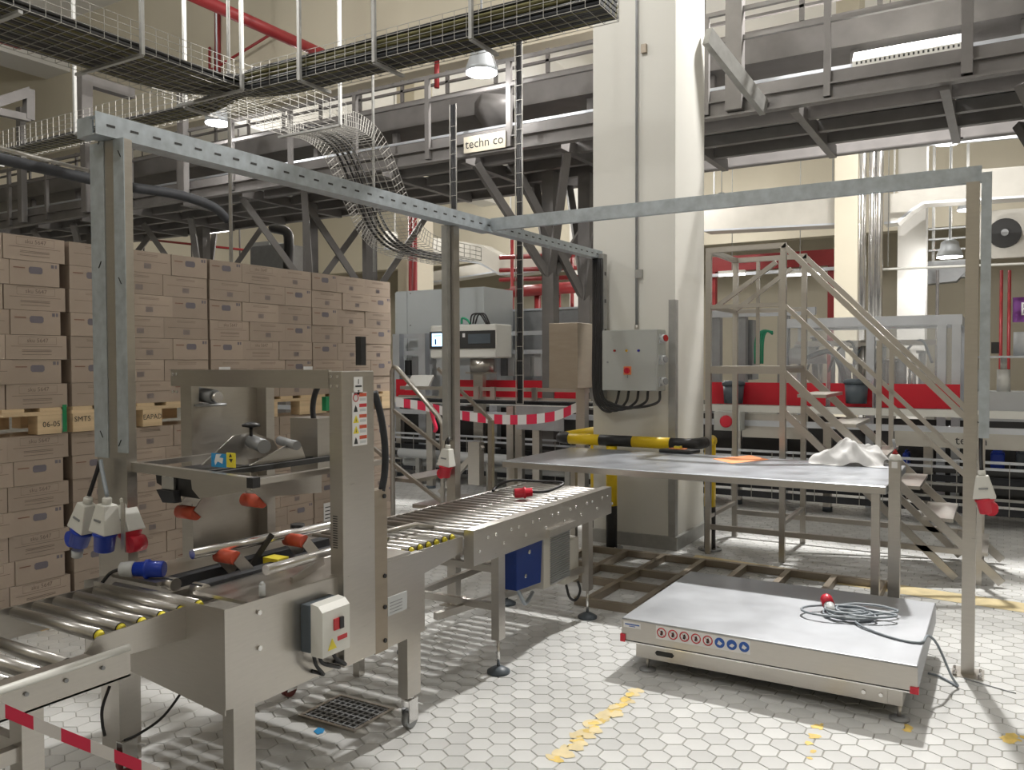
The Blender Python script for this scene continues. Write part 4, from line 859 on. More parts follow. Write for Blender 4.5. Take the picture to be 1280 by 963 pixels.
# ================================================================== CABLE TRAYS
def tray(name, label, p, q, w, h, hang, pitch=0.05):
    p = Vector(p); q = Vector(q); d = (q-p); L = d.length; t_ = d.normalized(); s = Vector((-t_.y, t_.x, 0)); b = MB(); wd = 0.0034
    t = thing(name, (p+q)/2, label, 'cable tray')
    for k in range(int(w/0.1)+1): b.bar(p+s*(-w/2+k*w/int(w/0.1)), q+s*(-w/2+k*w/int(w/0.1)), wd, wd)
    for sg in (-1, 1):
        for k in range(1, int(h/pitch)+1): b.bar(p+s*(sg*w/2)+Vector((0,0,k*pitch)), q+s*(sg*w/2)+Vector((0,0,k*pitch)), wd, wd)
    n = int(L/0.1)
    for k in range(n+1):
        c = p+t_*(k*L/n); b.bar(c-s*w/2, c+s*w/2, wd, wd)
        for sg in (-1, 1): b.bar(c+s*(sg*w/2), c+s*(sg*w/2)+Vector((0,0,h)), wd, wd)
    b.build('wire_mesh', 'wire', t, kind='stuff')
    for c, sg in hang:
        c = p+t_*c+s*(sg*(w/2+0.02)); pbar('hanger', 'galvdull', t, c-Vector((0,0,0.03)), Vector((c.x,c.y,ZC)), 0.026, 0.026)
        pbar('hanger_arm', 'galvdull', t, c-Vector((0,0,0.03)), c-s*(sg*(w+0.04))-Vector((0,0,0.03)), 0.03, 0.02)
    return t
TRX, TRY, TRZ = -5.70, 4.95, 3.78
tr1 = tray('cable_tray', 'wide wire mesh tray packed with black cables running away overhead', (TRX,1.2,TRZ), (TRX,5.95,TRZ), 0.75, 0.2, [(0.9,1),(1.75,1),(2.6,-1),(3.5,-1),(4.65,-1)])
tr2 = tray('cable_tray', 'wire mesh tray of olive and black cables crossing overhead to the column', (-12.0,TRY,TRZ+0.005), (-2.2,TRY,TRZ+0.005), 0.30, 0.2, [(0.6,1),(2.4,-1),(4.3,-1),(5.9,-1),(7.25,-1),(8.0,-1),(8.85,-1)])
rc = random.Random(4)
for k in range(56):
    ly = k//21; o1 = -0.33+0.0325*(k % 21)+0.012*(ly % 2); ly2 = k//11; o2 = 0.128-0.0255*(k % 11)-0.006*(ly2 % 2)
    z1 = TRZ+0.022+0.03*ly; z2 = TRZ+0.027+0.034*ly2; w_ = lambda a: rc.uniform(-a, a)
    pts = [(TRX+o1+w_(0.01),1.2,z1),(TRX+o1+w_(0.012),2.4,z1+abs(w_(0.01))),(TRX+o1+w_(0.012),3.5,z1+abs(w_(0.01))),(TRX+o1*0.9,4.45,z1+0.02),(TRX+0.12+o1*0.5,4.80,(z1+z2)/2+0.02),(TRX+0.45,TRY+o2,z2+0.01),(TRX+1.3,TRY+o2+w_(0.008),z2+abs(w_(0.006))),(TRX+2.3,TRY+o2+w_(0.008),z2+abs(w_(0.006))),(-2.2,TRY+o2,z2)]
    ptube('cable', ('cable','gcable','cable','rubber','gcable','cable','dark')[k % 7], tr1, spl(pts, 4), 0.0145, 6)
for k in range(8):
    o2 = 0.115-0.032*k; ptube('cable', ('gcable','cable')[k % 2], tr2, spl([(-12,TRY+o2,TRZ+0.03),(-9,TRY+o2+rc.uniform(-.01,.01),TRZ+0.03),(-7,TRY+o2,TRZ+0.03),(TRX-0.35,TRY+o2,TRZ+0.03),(TRX+0.4,TRY+o2,TRZ+0.19)], 4), 0.0145, 6)
# branch bending down
bt = thing('bent_cable_tray', (-5.7,6.3,TRZ-0.8), 'wire mesh cable tray section bending steeply downward', 'cable tray')
P = spl([(TRX,5.95,TRZ),(TRX,6.2,TRZ),(TRX,6.45,TRZ-0.12),(TRX-0.0,6.75,TRZ-0.55),(TRX,7.0,TRZ-0.85),(TRX,7.4,TRZ-1.0),(TRX,8.3,TRZ-1.02)], 8)
b = MB()
def frame_at(i):
    a = P[max(0,i-1)]; c = P[min(len(P)-1,i+1)]; d = (c-a).normalized(); s = Vector((1,0,0)); return d, s, s.cross(d)
for k in range(10):
    o = -0.36+k*0.08; b.tube([p+Vector((o,0,0)) for p in P], 0.003, 4)
for sg in (-1,1):
    for hgt in (0.05,0.1,0.15): b.tube([P[i]+Vector((sg*0.36,0,0))+frame_at(i)[2]*hgt for i in range(len(P))], 0.003, 4)
for i in range(0, len(P), 1):
    d, s, n = frame_at(i); b.bar(P[i]-s*0.36, P[i]+s*0.36, 0.005, 0.005)
    for sg in (-1,1): b.bar(P[i]+s*0.36*sg, P[i]+s*0.36*sg+n*0.15, 0.005, 0.005)
b.build('wire_mesh', 'wire', bt, kind='stuff')
for k in range(5): ptube('cable', 'cable', bt, [P[i]+Vector((-0.2+0.05*k,0,0))+frame_at(i)[2]*(0.03+0.02*(k%3)) for i in range(len(P))], 0.014, 6)
# vertical ladder runs of cables (two)
for a, c0, c1, lab in ((567,130,400,'left of the middle post'), (649,40,505,'between the middle post and the column')):
    y = 8.0; x = AY(a,300,y).x; z0 = AY(a,c1,y).z; z1 = AY(a,c0,y).z
    lr = thing('cable_ladder', (x,y,z0), 'slim vertical wire ladder with dark cables '+lab, 'cable ladder')
    b = MB()
    for s_ in (-0.045,0.045): b.bar((x+s_,y,z0),(x+s_,y,z1),0.008,0.008)
    n = int((z1-z0)/0.16)
    for k in range(n): b.bar((x-0.045,y,z0+k*0.16),(x+0.045,y,z0+k*0.16),0.006,0.006)
    b.build('ladder_frame', 'wire', lr)
    for k in range(3): pcyl('cable', 'cable', lr, (x-0.03+0.022*k,y+0.02,z0), (x-0.03+0.022*k,y+0.02,z1), 0.012, 6)

# ================================================================== LAMPS
LP = {}
def highbay(x, y, z, label, power=LAMP_W, rod=True, r=0.24, down=False):
    t = thing('high_bay_lamp', (x,y,z), label, 'lamp', 'high bay lamps')
    part('housing', 'lamph', t, lambda b: b.lathe((x,y,z), [(r,0.012),(r*0.98,0.06),(r*0.72,0.20),(r*0.66,0.30),(r*0.3,0.36)], 24))
    part('lens', 'lampg', t, lambda b: b.lathe((x,y,z), [(r*0.96,0.0),(r*0.97,0.011)], 24))
    pcyl('hook', 'lamph', t, (x,y,z+0.36), (x,y,ZC), 0.012, 8)
    if power > 0:
        ld = bpy.data.lights.new('high_bay_light', 'POINT'); ld.shadow_soft_size = 0.14; ld.energy = power; ld.color = (1.0, 0.972, 0.93)
        if down: ld.type = 'AREA'; ld = bpy.data.lights[ld.name]; ld.shape = 'DISK'; ld.size = 0.3   # reflector lamp: light goes down only
        lo = bpy.data.objects.new('light', ld); COL.objects.link(lo); lo.parent = t; lo.location = (0,0,-0.05 if down else -0.22)
    return t
p = AY(602,92,7.9); highbay(p.x, p.y, p.z, 'high bay lamp hanging bright in front of the walkway railing', LAMP_W*0.1, True, 0.18)
p = AY(272,155,7.9); highbay(p.x, p.y, p.z, 'high bay lamp glowing behind the wide mesh cable tray', LAMP_W*0.1, True, 0.17)
for (x, y, z, w_, lab) in ((-1.35,9.4,7.4,3.6,'above the walkway behind the column'), (-2.7,3.9,6.2,0.55,'above the powered conveyor'), (-7.6,3.4,6.2,1.0,'above the carton pallets'), (3.4,5.5,6.2,0.3,'right of the crossover stair'),
    (2.0,-0.6,6.2,0.25,'over the open floor'), (-4.2,-1.2,6.2,0.6,'over the near roller conveyor'), (-1.0,14.2,6.2,0.22,'behind the guard enclosure'), (-6.8,16.5,6.2,0.9,'behind the control cabinet'), (-13.0,19.0,6.2,2.0,'in the far left bay'), (5.5,13.0,6.2,0.2,'in the far right bay'), (-13,14.0,6.2,1.2,'behind the walkway on the carton side')):
    highbay(x, y, z, 'high bay lamp hung from the roof '+lab, LAMP_W*w_, True, 0.24, z > 7)
for (a, c, z), lab in zip(((1184,180,6.2), (1210,263,5.2), (537,250,6.0), (902,257,6.0), (1187,322,3.6)), ('at the walkway edge right of the white column', 'behind the right frame post', 'behind the middle frame post', 'over the crossover platform', 'low beside the wall fan')):
    p = G(a, c, z); d_ = min(1, 28/p.length); q = CP+(p-CP)*d_
    highbay(q.x, q.y, q.z, 'distant high bay lamp '+lab, LAMP_W*0.22)
# fluorescent battens
for a, c, y, ln in ((265,292,17,1.6), (215,277,17,1.6), (1000,345,19,0.9), (915,345,19,0.6)):
    p = AY(a, c, y); t = thing('fluorescent_batten', p, 'fluorescent batten light '+{265:'above the grey hose unit',215:'behind the left frame post',1000:'behind the stair handrail',915:'behind the platform post'}[a], 'lamp', 'fluorescent battens')
    pbox('housing', 'wplastic', t, p.x-ln/2,p.x+ln/2,p.y-0.06,p.y+0.06,p.z+0.051,p.z+0.12); pcyl('hanger', 'galvdull', t, (p.x,p.y,p.z+0.12), (p.x,p.y,ZC), 0.01, 6); pcyl('light_tube', 'tube', t, (p.x-ln/2,p.y,p.z+0.025), (p.x+ln/2,p.y,p.z+0.025), 0.025, 10)

# ================================================================== PIPES AND DUCTS
def pipe(label, pts, r, m='redpipe', name='sprinkler_pipe', cat='pipe'):
    return tag(MB().tube(pts, r, 10).build(name, m), label, cat)
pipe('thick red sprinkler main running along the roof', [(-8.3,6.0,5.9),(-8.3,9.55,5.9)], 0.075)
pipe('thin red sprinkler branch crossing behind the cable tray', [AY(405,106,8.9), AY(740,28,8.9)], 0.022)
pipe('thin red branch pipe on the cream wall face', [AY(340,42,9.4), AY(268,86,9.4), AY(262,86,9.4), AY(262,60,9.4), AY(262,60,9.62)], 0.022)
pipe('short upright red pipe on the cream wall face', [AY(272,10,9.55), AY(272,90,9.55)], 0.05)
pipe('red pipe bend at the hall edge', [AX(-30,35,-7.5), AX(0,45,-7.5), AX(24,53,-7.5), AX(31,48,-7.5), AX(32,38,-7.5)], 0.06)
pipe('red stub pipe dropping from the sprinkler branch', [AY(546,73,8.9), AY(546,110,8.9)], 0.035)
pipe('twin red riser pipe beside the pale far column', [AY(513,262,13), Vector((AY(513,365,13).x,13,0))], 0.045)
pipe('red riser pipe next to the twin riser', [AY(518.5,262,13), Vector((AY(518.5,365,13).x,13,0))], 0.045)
pipe('long thin red pipe low across the left far bay', [AY(160,297,14), AY(310,313,14)], 0.03)
for k, a in enumerate((240,300,180)): p = AY(a,330,14); pipe('thin dark drop rod %s in the left far bay' % ('beside the batten','near the hose unit','behind the frame post')[k], [p, Vector((p.x,p.y,ZC))], 0.02, 'wpaint', 'drop_rod', 'rod')
pr = thing('pipe_rack', (AY(688,380,15).x,15,0), 'red steel pipe rack with thick red main behind the cable ladders', 'pipe rack')
def rp(nm, a, b_, r): MB().tube([a, b_], r, 10).build(nm, 'redpipe', pr)
rp('main_pipe', AY(640,365,15), AY(735,358,15), 0.12)
for a in (633,672,697):
    p = AY(a,362,15.1); rp('leg', p, Vector((p.x,p.y,0)), 0.07)
for k, c in enumerate((322,338,350)): rp('rack_pipe', AY(625,c,15.4+0.3*k), AY(740,c-4,15.4+0.3*k), 0.05)
for x_, c in ((640,300),(690,310),(715,305)):
    p = AY(x_,c,15.6); rp('upright', p, Vector((p.x,p.y,0)), 0.04)
p0_ = AY(885,322,20); p1_ = AY(1045,322,20)
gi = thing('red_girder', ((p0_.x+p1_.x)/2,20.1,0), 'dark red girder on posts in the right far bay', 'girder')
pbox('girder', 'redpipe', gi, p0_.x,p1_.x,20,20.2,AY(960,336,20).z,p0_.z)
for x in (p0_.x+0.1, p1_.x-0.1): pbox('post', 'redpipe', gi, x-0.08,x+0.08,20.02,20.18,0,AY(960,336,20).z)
pbox('service_rail', 'alu', gi, p0_.x,p1_.x,19.9,19.98,AY(960,343,20).z,AY(960,339,20).z)
def duct(label, pts, w, h, m='duct'):
    t = thing('air_duct', (pts[0]+pts[-1])/2, label, 'duct'); y = pts[0].y
    prof = [(p.x,p.z+h/2) for p in pts]+[(p.x,p.z-h/2) for p in reversed(pts)]
    MB().prism(prof, 'y', y, y+w).build('casing', m, t)
    for i in range(len(pts)-1): MB().bar(pts[i]-Vector((0,0.005,h/2-0.02)), pts[i+1]-Vector((0,0.005,h/2-0.02)), 0.02, 0.04).build('seam', 'alu', t)
    for p in (pts[0], pts[-1]):
        x = p.x+(0.15 if p is pts[0] else -0.15); MB().box(x-0.015,x+0.015,y+w/2-0.015,y+w/2+0.015,p.z+h/2-0.02,ZC).build('hanger', 'galvdull', t)
    return t
duct('pale insulated duct running behind the platform railings', [AY(880,272,18), AY(1048,262,18)], 0.5, 0.62)
duct('pale curved duct rising behind the right frame post', [AY(1105,262,17), AY(1122,260,17), AY(1140,245,17), AY(1155,236,17), AY(1300,226,17)], 0.45, 0.55)
duct('pale duct sloping behind the middle frame post', [AY(480,300,16), AY(600,318,16), AY(625,332,16), AY(745,318,16)], 0.5, 0.45)
duct('pale low duct behind the cable ladders', [AY(520,350,18), AY(640,330,18)], 0.4, 0.3)
duct('thin grey conduit rail under the right far ceiling', [AY(870,205,15), AY(1300,168,15)], 0.06, 0.05, 'galvdull')
tag(MB().cyl(AX(0,182,-6.8)-Vector((0,0.6,0)), AX(110,213,-6.8), 0.016, 8).build('overhead_conduit', 'wire'), 'thin bright conduit crossing behind the left frame post', 'conduit')
tag(MB().tube(spl([AX(-10,196,-7.4), AX(60,212,-7.4), AX(150,232,-7.4), AX(220,243,-7.4), AX(265,258,-7.4), AX(285,275,-7.4)]), 0.05, 10).build('bundled_hose', 'rubber'), 'thick dark hose bundle hanging under the left walkway', 'hose')
tag(MB().cyl(Vector((AY(468,340,7.9).x,AY(468,340,7.9).y,ZC)), AY(468,340,7.9), 0.018, 8).build('hanging_rod', 'galvdull'), 'thin vertical rod hanging beside the sloping cable tray', 'rod')
tag(MB().cyl(Vector((AX(289,330,-6.6).x,AX(289,330,-6.6).y,ZC)), AX(289,330,-6.6), 0.018, 8).build('hanging_rod', 'galvdull'), 'thin vertical rod hanging behind the carton stacks', 'rod')
# roof trestle brackets upper left
for k, (pts) in enumerate(([(105,160),(105,98)], [(98,98),(165,118)])): tag(MB().bar(AX(pts[0][0],pts[0][1],-11), AX(pts[1][0],pts[1][1],-11), 0.16-0.02*k, 0.16-0.02*k).build('roof_bracket', 'wpaint'), ('upright' if k == 0 else 'jutting') + ' grey steel bracket under the left roof beam', 'bracket')
for k, pts in enumerate(([(-10,130),(36,115)], [(36,112),(36,150)], [(-10,138),(36,148)])): tag(MB().bar(AX(pts[0][0],pts[0][1],-11), AX(pts[1][0],pts[1][1],-11), 0.12-0.015*k, 0.12-0.015*k).build('roof_bracket', 'wpaint'), ('top arm','upright end','lower arm')[k]+' of the steel box bracket at the far left roof', 'bracket')

# ================================================================== FAR COLUMNS
def farcol(label, a0, a1, y, m='column', dep=0.6):
    x0 = AY(a0,300,y).x; x1 = AY(a1,300,y).x
    o = MB().box(x0,x1,y,y+dep,0,ZC).build('hall_column', m); return tag(o, label, 'column', 'far hall columns')
farcol('pale beige hall column right of the crossover stair', 1043, 1072, 15.0, 'cream'); farcol('bright white hall column behind the right frame post', 1122, 1157, 19.0, 'white')
farcol('pale beige hall column behind the carton stacks', 497, 519, 13.2, 'cream'); farcol('narrow white hall column left of the big column', 712, 731, 19.0, 'white')
for k, a in enumerate((1078, 1090, 1099)):
    tag(MB().cyl((AY(a,300,14.6).x,14.6,0.0), (AY(a,300,14.6).x,14.6,7.0), 0.056, 12).build('riser_duct', 'chrome'), ('innermost','middle','outermost')[k]+' shiny riser pipe beside the beige hall column', 'pipe', 'shiny risers')
fn = AY(1256,291,20); f_ = thing('wall_fan', (fn.x,20,fn.z-0.4), 'round black ventilation fan in the right far bay', 'fan')
part('ring', 'ink', f_, lambda b: b.cyl((fn.x,20,fn.z),(fn.x,20.15,fn.z),0.30,24)); part('panel', 'duct', f_, lambda b: b.box(fn.x-0.7,fn.x+0.7,20.16,20.3,fn.z-0.5,fn.z+0.5)); part('hub', 'motor', f_, lambda b: b.cyl((fn.x,19.94,fn.z),(fn.x,20.0,fn.z),0.07,14))
ps = AY(1266,372,21); sg = thing('hall_sign', (ps.x,21,0), 'purple sign with white letters at the right hall edge', 'sign')
pbox('post', 'wpaint', sg, ps.x+0.3,ps.x+0.36,21.031,21.09,0,ps.z); pbox('board', 'purple', sg, ps.x,ps.x+0.7,21,21.03,AY(1266,403,21).z,ps.z); lettering('E3', 'wpaper', sg, (ps.x+0.33,20.995,(ps.z+AY(1266,403,21).z)/2), (1,0,0), (0,0,1), 0.4)

# ================================================================== MACHINE LINE BEHIND
ML = 9.0
ml = thing('packing_line', (-3.5,ML,0), 'long packing line conveyor with red guard panels and pale rails', 'machine')
LX0, LX1 = -9.5, 3.0
def zat(c, y, a=900): return AY(a, c, y).z
pbox('rail', 'wplastic', ml, LX0,LX1,ML-0.03,ML+0.03,zat(514,ML),zat(506,ML))
pbox('rail', 'alu', ml, LX0,LX1,ML-0.05,ML,zat(531,ML),zat(524,ML))
for k, (a0, a1) in enumerate(((495,520),(560,735),(882,1032),(1038,1090),(1098,1200))):
    pbox('red_guard', 'redguard', ml, AY(a0,490,ML+0.25).x,AY(a1,490,ML+0.25).x,ML+0.25,ML+0.27,zat(505,ML+0.25),zat(478,ML+0.25))
pbox('side_panel', 'steel', ml, AY(928,540,ML).x,AY(1010,540,ML).x,ML-0.02,ML,zat(545,ML),zat(516,ML))
pn = pbox('side_panel', 'bmotor', ml, AY(1119,550,ML).x,LX1,ML-0.06,ML-0.04,zat(560,ML,1200),zat(541,ML,1200))
lettering('techn', 'ink', pn, (AY(1214,551,ML-0.062).x,ML-0.062,AY(1214,551,ML).z), (1,0,0), (0,0,1), 0.12)
for k in range(14):
    x = LX0+0.5+k*0.93; lg = pbox('leg', 'steel', ml, x-0.04,x+0.04,ML-0.02,ML+0.06,0.05,zat(524,ML)); pcyl('foot', 'dgrey', lg, (x,ML+0.02,0), (x,ML+0.02,0.05), 0.05, 12)
for z, y, m in ((0.16,8.75,'rubber'),(0.24,8.85,'rubber'),(0.33,8.9,'dark'),(0.42,8.95,'rubber'),(0.5,9.0,'dark')): pbox('floor_duct_run', m, ml, LX0,LX1,y,y+0.05,z-0.03,z+0.03)
for z in (0.28,0.4,0.56,0.62): pbox('lower_rail', 'alu' if z > 0.5 else 'galvdull', ml, LX0,LX1,8.72,8.74,z-0.012,z+0.012)
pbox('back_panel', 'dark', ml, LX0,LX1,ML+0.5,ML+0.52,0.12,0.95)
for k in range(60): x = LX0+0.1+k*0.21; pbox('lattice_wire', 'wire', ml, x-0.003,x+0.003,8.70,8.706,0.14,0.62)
for a in (913, 1068):
    p = AY(a,505,ML); bk = thing('plastic_bin', (p.x,ML+0.12,p.z), 'dark grey plastic bin on the packing line rail near the %s' % ('platform posts' if a < 1000 else 'stair handrail'), 'bin')
    part('body', 'dgrey', bk, lambda b: b.lathe((p.x,ML+0.12,p.z), [(0.10,0),(0.115,0.2)], 16)); part('lid', 'dgrey', bk, lambda b: b.lathe((p.x,ML+0.12,p.z+0.2), [(0.125,0),(0.125,0.035),(0.09,0.05)], 16))
p = AY(908,527,ML-0.3); es = thing('emergency_stop', (p.x,p.y,p.z-0.1), 'grey box with a red emergency stop button under the platform', 'button box')
pbox('box', 'ebox', es, p.x-0.14,p.x+0.14,ML-0.28,ML-0.1,p.z-0.1,p.z+0.1); part('button', 'red', es, lambda b: b.lathe((p.x,ML-0.28,p.z), [(0.05,0),(0.065,0.02),(0.065,0.045),(0.05,0.055)], 18, 0, (0,-1,0)))
# transparent guard enclosure
en = thing('guard_enclosure', (-1.2,9.8,0), 'aluminium framed machine enclosure with clear guard panels behind the stairs', 'enclosure')
EX0, EX1, EY = AY(1035,400,9.5).x-0.5, AY(1203,400,9.5).x, 9.5
zt = AY(1100,396,EY).z; zb = AY(1100,478,EY).z
pbox('top_beam', 'alu', en, EX0,EX1,EY-0.04,EY+0.04,zt-0.1,zt); pbox('top_beam', 'alu', en, EX0,EX1,EY+0.9,EY+0.98,zt-0.1,zt)
for x in (EX0, EX1-0.09, EX1-0.22, (EX0+EX1)/2): pbox('frame_post', 'alu', en, x,x+0.08,EY-0.04,EY+0.04,0.0,zt-0.1)
for x in (EX0, EX1-0.09): pbox('frame_post', 'alu', en, x,x+0.08,EY+0.9,EY+0.98,0.0,zt-0.1)
pbox('side_beam', 'alu', en, EX1-0.09,EX1-0.01,EY+0.04,EY+0.9,zt-0.1,zt)
for k in range(2): xa_ = EX0+0.085+k*((EX1-EX0)/2); pbox('clear_panel', 'glass', en, xa_,xa_+(EX1-EX0)/2-0.17,EY-0.006,EY,zb-0.25,zt-0.11)
rm = random.Random(21)
im = thing('filling_machine', (-1.6,10.0,0), 'cluttered filling machine of steel columns and tubes inside the clear enclosure', 'machine')
for k in range(14):
    x = EX0+0.15+k*(EX1-EX0-0.45)/14; y = EY+rm.uniform(0.25,0.75); h0 = zb-0.2; h1 = rm.uniform(zb+0.15, zt-0.2); r_ = rm.uniform(0.02,0.06)
    part('column', rm.choice(['steel','motor','chrome','gplastic']), im, lambda b: (b.cyl((x,y,h0),(x,y,h1),r_,12), b.cyl((x,y,h1),(x,y,h1+0.03),r_*1.6,12), b.cyl((x,y,h0+0.1),(x,y,h0+0.14),r_*1.5,12)))
for k in range(5):
    x = EX0+0.2+k*(EX1-EX0-0.6)/5; ptube('hose', 'black' if k % 2 else 'greycable', im, spl([(x,EY+0.4,zb+0.1),(x+0.1,EY+0.35,zt-0.35),(x+0.25,EY+0.3,zt-0.25),(x+0.35,EY+0.3,zb+0.2)]), 0.014, 6)
pbox('bed', 'motor', im, EX0+0.1,EX1-0.25,EY+0.2,EY+0.85,zb-0.35,zb-0.2); pbox('upper_rail', 'steel', im, EX0+0.1,EX1-0.25,EY+0.3,EY+0.36,zt-0.3,zt-0.24)
# grey machinery between column and enclosure
gm = thing('robot_frame', (-2.9,10.2,0), 'grey machine frame with green hoses behind the crossover platform', 'machine')
xg = AY(905,430,10).x; xh = AY(985,430,10).x
pbox('frame', 'alu', gm, AY(885,395,10).x,xh+0.3,10.0,10.08,zat(397,10),zat(388,10)); 
for a in (893,925,978): pbox('upright', 'motor', gm, AY(a,430,10).x-0.06,AY(a,430,10).x+0.06,10.02,10.14,0.2,zat(397,10))
pbox('cabinet', 'motor', gm, AY(918,460,10).x,AY(935,460,10).x,10.2,10.5,zat(475,10),zat(400,10))
for k in range(4): ptube('green_hose', 'greenc', gm, spl([AY(944+3*k,455,9.9), AY(945+3*k,425,9.9), AY(953+2*k,414,9.9), AY(966,415+k,9.9)]), 0.014, 6)
part('rotor', 'gplastic', gm, lambda b: b.lathe(AY(1005,455,9.9), [(0.25,0),(0.23,0.12),(0.1,0.2)], 20))
ptube('arm', 'dgrey', gm, spl([AY(998,455,9.7), AY(1015,445,9.7), AY(1040,440,9.7), AY(1052,462,9.7), AY(1055,478,9.7)]), 0.03, 8)
# coloured items right edge
for a0, a1, m, lb in ((1238,1256,'blue','blue drum'),(1270,1284,'dgrey','black crate'),(1128,1136,'blue','small blue canister')):
    x0 = AY(a0,570,ML+0.15).x; x1 = AY(a1,570,ML+0.15).x; z0 = AY(a0,592,ML+0.15).z; z1 = AY(a0,566,ML+0.15).z
    o = thing('container', ((x0+x1)/2,ML+0.2,z0), lb+' standing on the lower shelf of the packing line', 'container')
    pbox('body', m, o, x0,x1,ML+0.15,ML+0.35,z0,z1, bevel=0.02); pbox('lid', m, o, x0+0.02,x1-0.02,ML+0.17,ML+0.33,z1,z1+0.02)

# left side of the line : cabinet, labeller, brown box, conveyors
cb = thing('control_cabinet', (-6.7,9.9,0), 'large pale grey control cabinet behind the middle frame post', 'cabinet')
x0 = AY(494,400,9.6).x; x1 = AY(562,400,9.6).x; x2 = AY(604,400,9.6).x
pbox('body', 'cab', cb, x0,x2,9.62,10.4,0.05,zat(362,9.6,540)); pbox('door', 'cab', cb, x0,AY(509,400,9.6).x-0.004,9.60,9.619,0.1,zat(363,9.6,540)-0.01); pbox('door', 'cab', cb, AY(509,400,9.6).x+0.004,x1,9.60,9.619,0.1,zat(363,9.6,540)-0.01)
for c in (367, 407): q_ = AY(513,c,9.6); pcyl('hinge_screw', 'motor', cb, (q_.x,9.595,q_.z), (q_.x,9.6,q_.z), 0.012, 8)
gw = thing('grey_screen_wall', (-4.6,10.6,0), 'low flat grey screen wall left of the big column', 'screen')
pbox('panel', 'motor', gw, AY(605,400,10.6).x,AY(740,400,10.6).x,10.6,10.65,0.0,zat(388,10.6,680)); pbox('cap', 'alu', gw, AY(605,400,10.6).x,AY(740,400,10.6).x,10.57,10.68,zat(388,10.6,680),zat(388,10.6,680)+0.03)
lb = thing('label_printer', (AY(577,425,8.9).x,8.9,1.2), 'white label printer with a lit blue touch screen', 'printer')
def Q(a, c, y=8.8): return AY(a, c, y)
part('body', 'wplastic', lb, lambda b: b.box(Q(535,0).x,Q(618,0).x,8.8,9.2,Q(577,448).z,Q(577,406).z), 0.02)
fp = pbox('front_panel', 'ink', lb, Q(535,0).x+0.005,Q(618,0).x-0.005,8.785,8.799,Q(577,436).z,Q(577,414).z)
pbox('screen', 'screen', fp, Q(538.5,0).x,Q(557,0).x,8.781,8.785,Q(548,433).z,Q(548,417).z); part('screen_content', 'sblue', fp, lambda b: (b.box(Q(541,0).x,Q(550,0).x,8.7795,8.7805,Q(548,420.5).z,Q(548,419.5).z), b.box(Q(542,0).x,Q(544,0).x,8.7795,8.7805,Q(548,431).z,Q(548,424).z)))
pbox('logo', 'wpaper', fp, Q(577,0).x,Q(580,0).x,8.781,8.785,Q(577,422).z,Q(577,417).z); pbox('window', 'dgrey', fp, Q(584,0).x,Q(612,0).x,8.781,8.785,Q(577,430).z,Q(577,418).z)
part('print_head', 'steel', lb, lambda b: (b.cyl((Q(590,0).x,9.0,Q(577,466).z),(Q(590,0).x,9.0,Q(577,448.5).z),0.16,16), b.box(Q(574,0).x,Q(603,0).x,8.9,9.1,Q(577,467.5).z,Q(577,465).z)))
pbox('stand', 'steel', lb, Q(586,0).x,Q(598,0).x,8.86,8.94,0.0,Q(577,468).z)
ptube('green_hose', 'greenc', lb, spl([Q(577,405), Q(578,398), Q(584,400), Q(588,405)]), 0.015, 6)
for k in range(3): ptube('cable', 'black', lb, spl([Q(588+3*k,405), Q(590+4*k,394), Q(600+3*k,393), Q(608+2*k,405)]), 0.01, 6)
fm = thing('aluminium_frame', (-6,9.3,0), 'pale aluminium profile machine frame behind the label printer', 'frame')
for a in (495, 527, 616, 690): pbox('upright', 'alu', fm, AY(a,450,9.3).x-0.06,AY(a,450,9.3).x+0.06,9.3,9.4,0.1,zat(415,9.3,600))
for c in (415, 438): pbox('rail', 'alu', fm, AY(495,400,9.3).x,AY(700,400,9.3).x,9.41,9.47,zat(c+5,9.3,600),zat(c,9.3,600))
for k, a in enumerate((505,514,545,555,625,635,645,655,668)): pbox('module', ('dark','motor','gplastic')[k % 3], fm, AY(a,450,9.4).x-0.05,AY(a,450,9.4).x+0.05,9.48,9.58,zat(470,9.4,600),zat(450-5*(k%3),9.4,600))
vg = thing('paper_tray', AY(545,480,8.6), 'white slanted sheet tray on the packing line by the handrail', 'tray')
part('sheet', 'wplastic', vg, lambda b: b._add([AY(505,486,8.6),AY(534,486,8.6),AY(542,469,8.8),AY(515,469,8.8)]+[v+Vector((0,0.02,-0.02)) for v in (AY(505,486,8.6),AY(534,486,8.6),AY(542,469,8.8),AY(515,469,8.8))], [(0,1,2,3),(7,6,5,4),(0,4,5,1),(1,5,6,2),(2,6,7,3),(3,7,4,0)]))
fc = thing('feed_conveyor', (-5.2,8.0,0), 'low stainless feed conveyor behind the red and white tape', 'conveyor')
pbox('rail', 'steel', fc, AY(500,487,8.2).x,AY(735,487,8.2).x,8.2,8.24,zat(489,8.2,620),zat(484.5,8.2,620)); pbox('rail', 'steel', fc, AY(495,495,8.2).x,AY(735,487,8.2).x,8.25,8.28,zat(500,8.2,620),zat(497,8.2,620))
pbox('belt', 'rubber', fc, AY(495,495,8.2).x,AY(735,487,8.2).x,8.3,8.55,zat(506,8.2,620),zat(502,8.2,620)); pbox('side_panel', 'motor', fc, AY(640,520,8.1).x,AY(700,520,8.1).x,8.19,8.199,zat(538,8.2,670),zat(508,8.2,670))
for a in (553, 597, 617, 669):
    pbox('bracket', 'steel', fc, AY(a,490,8.2).x-0.03,AY(a,490,8.2).x+0.03,8.17,8.20,zat(500,8.2,620),zat(484,8.2,620))
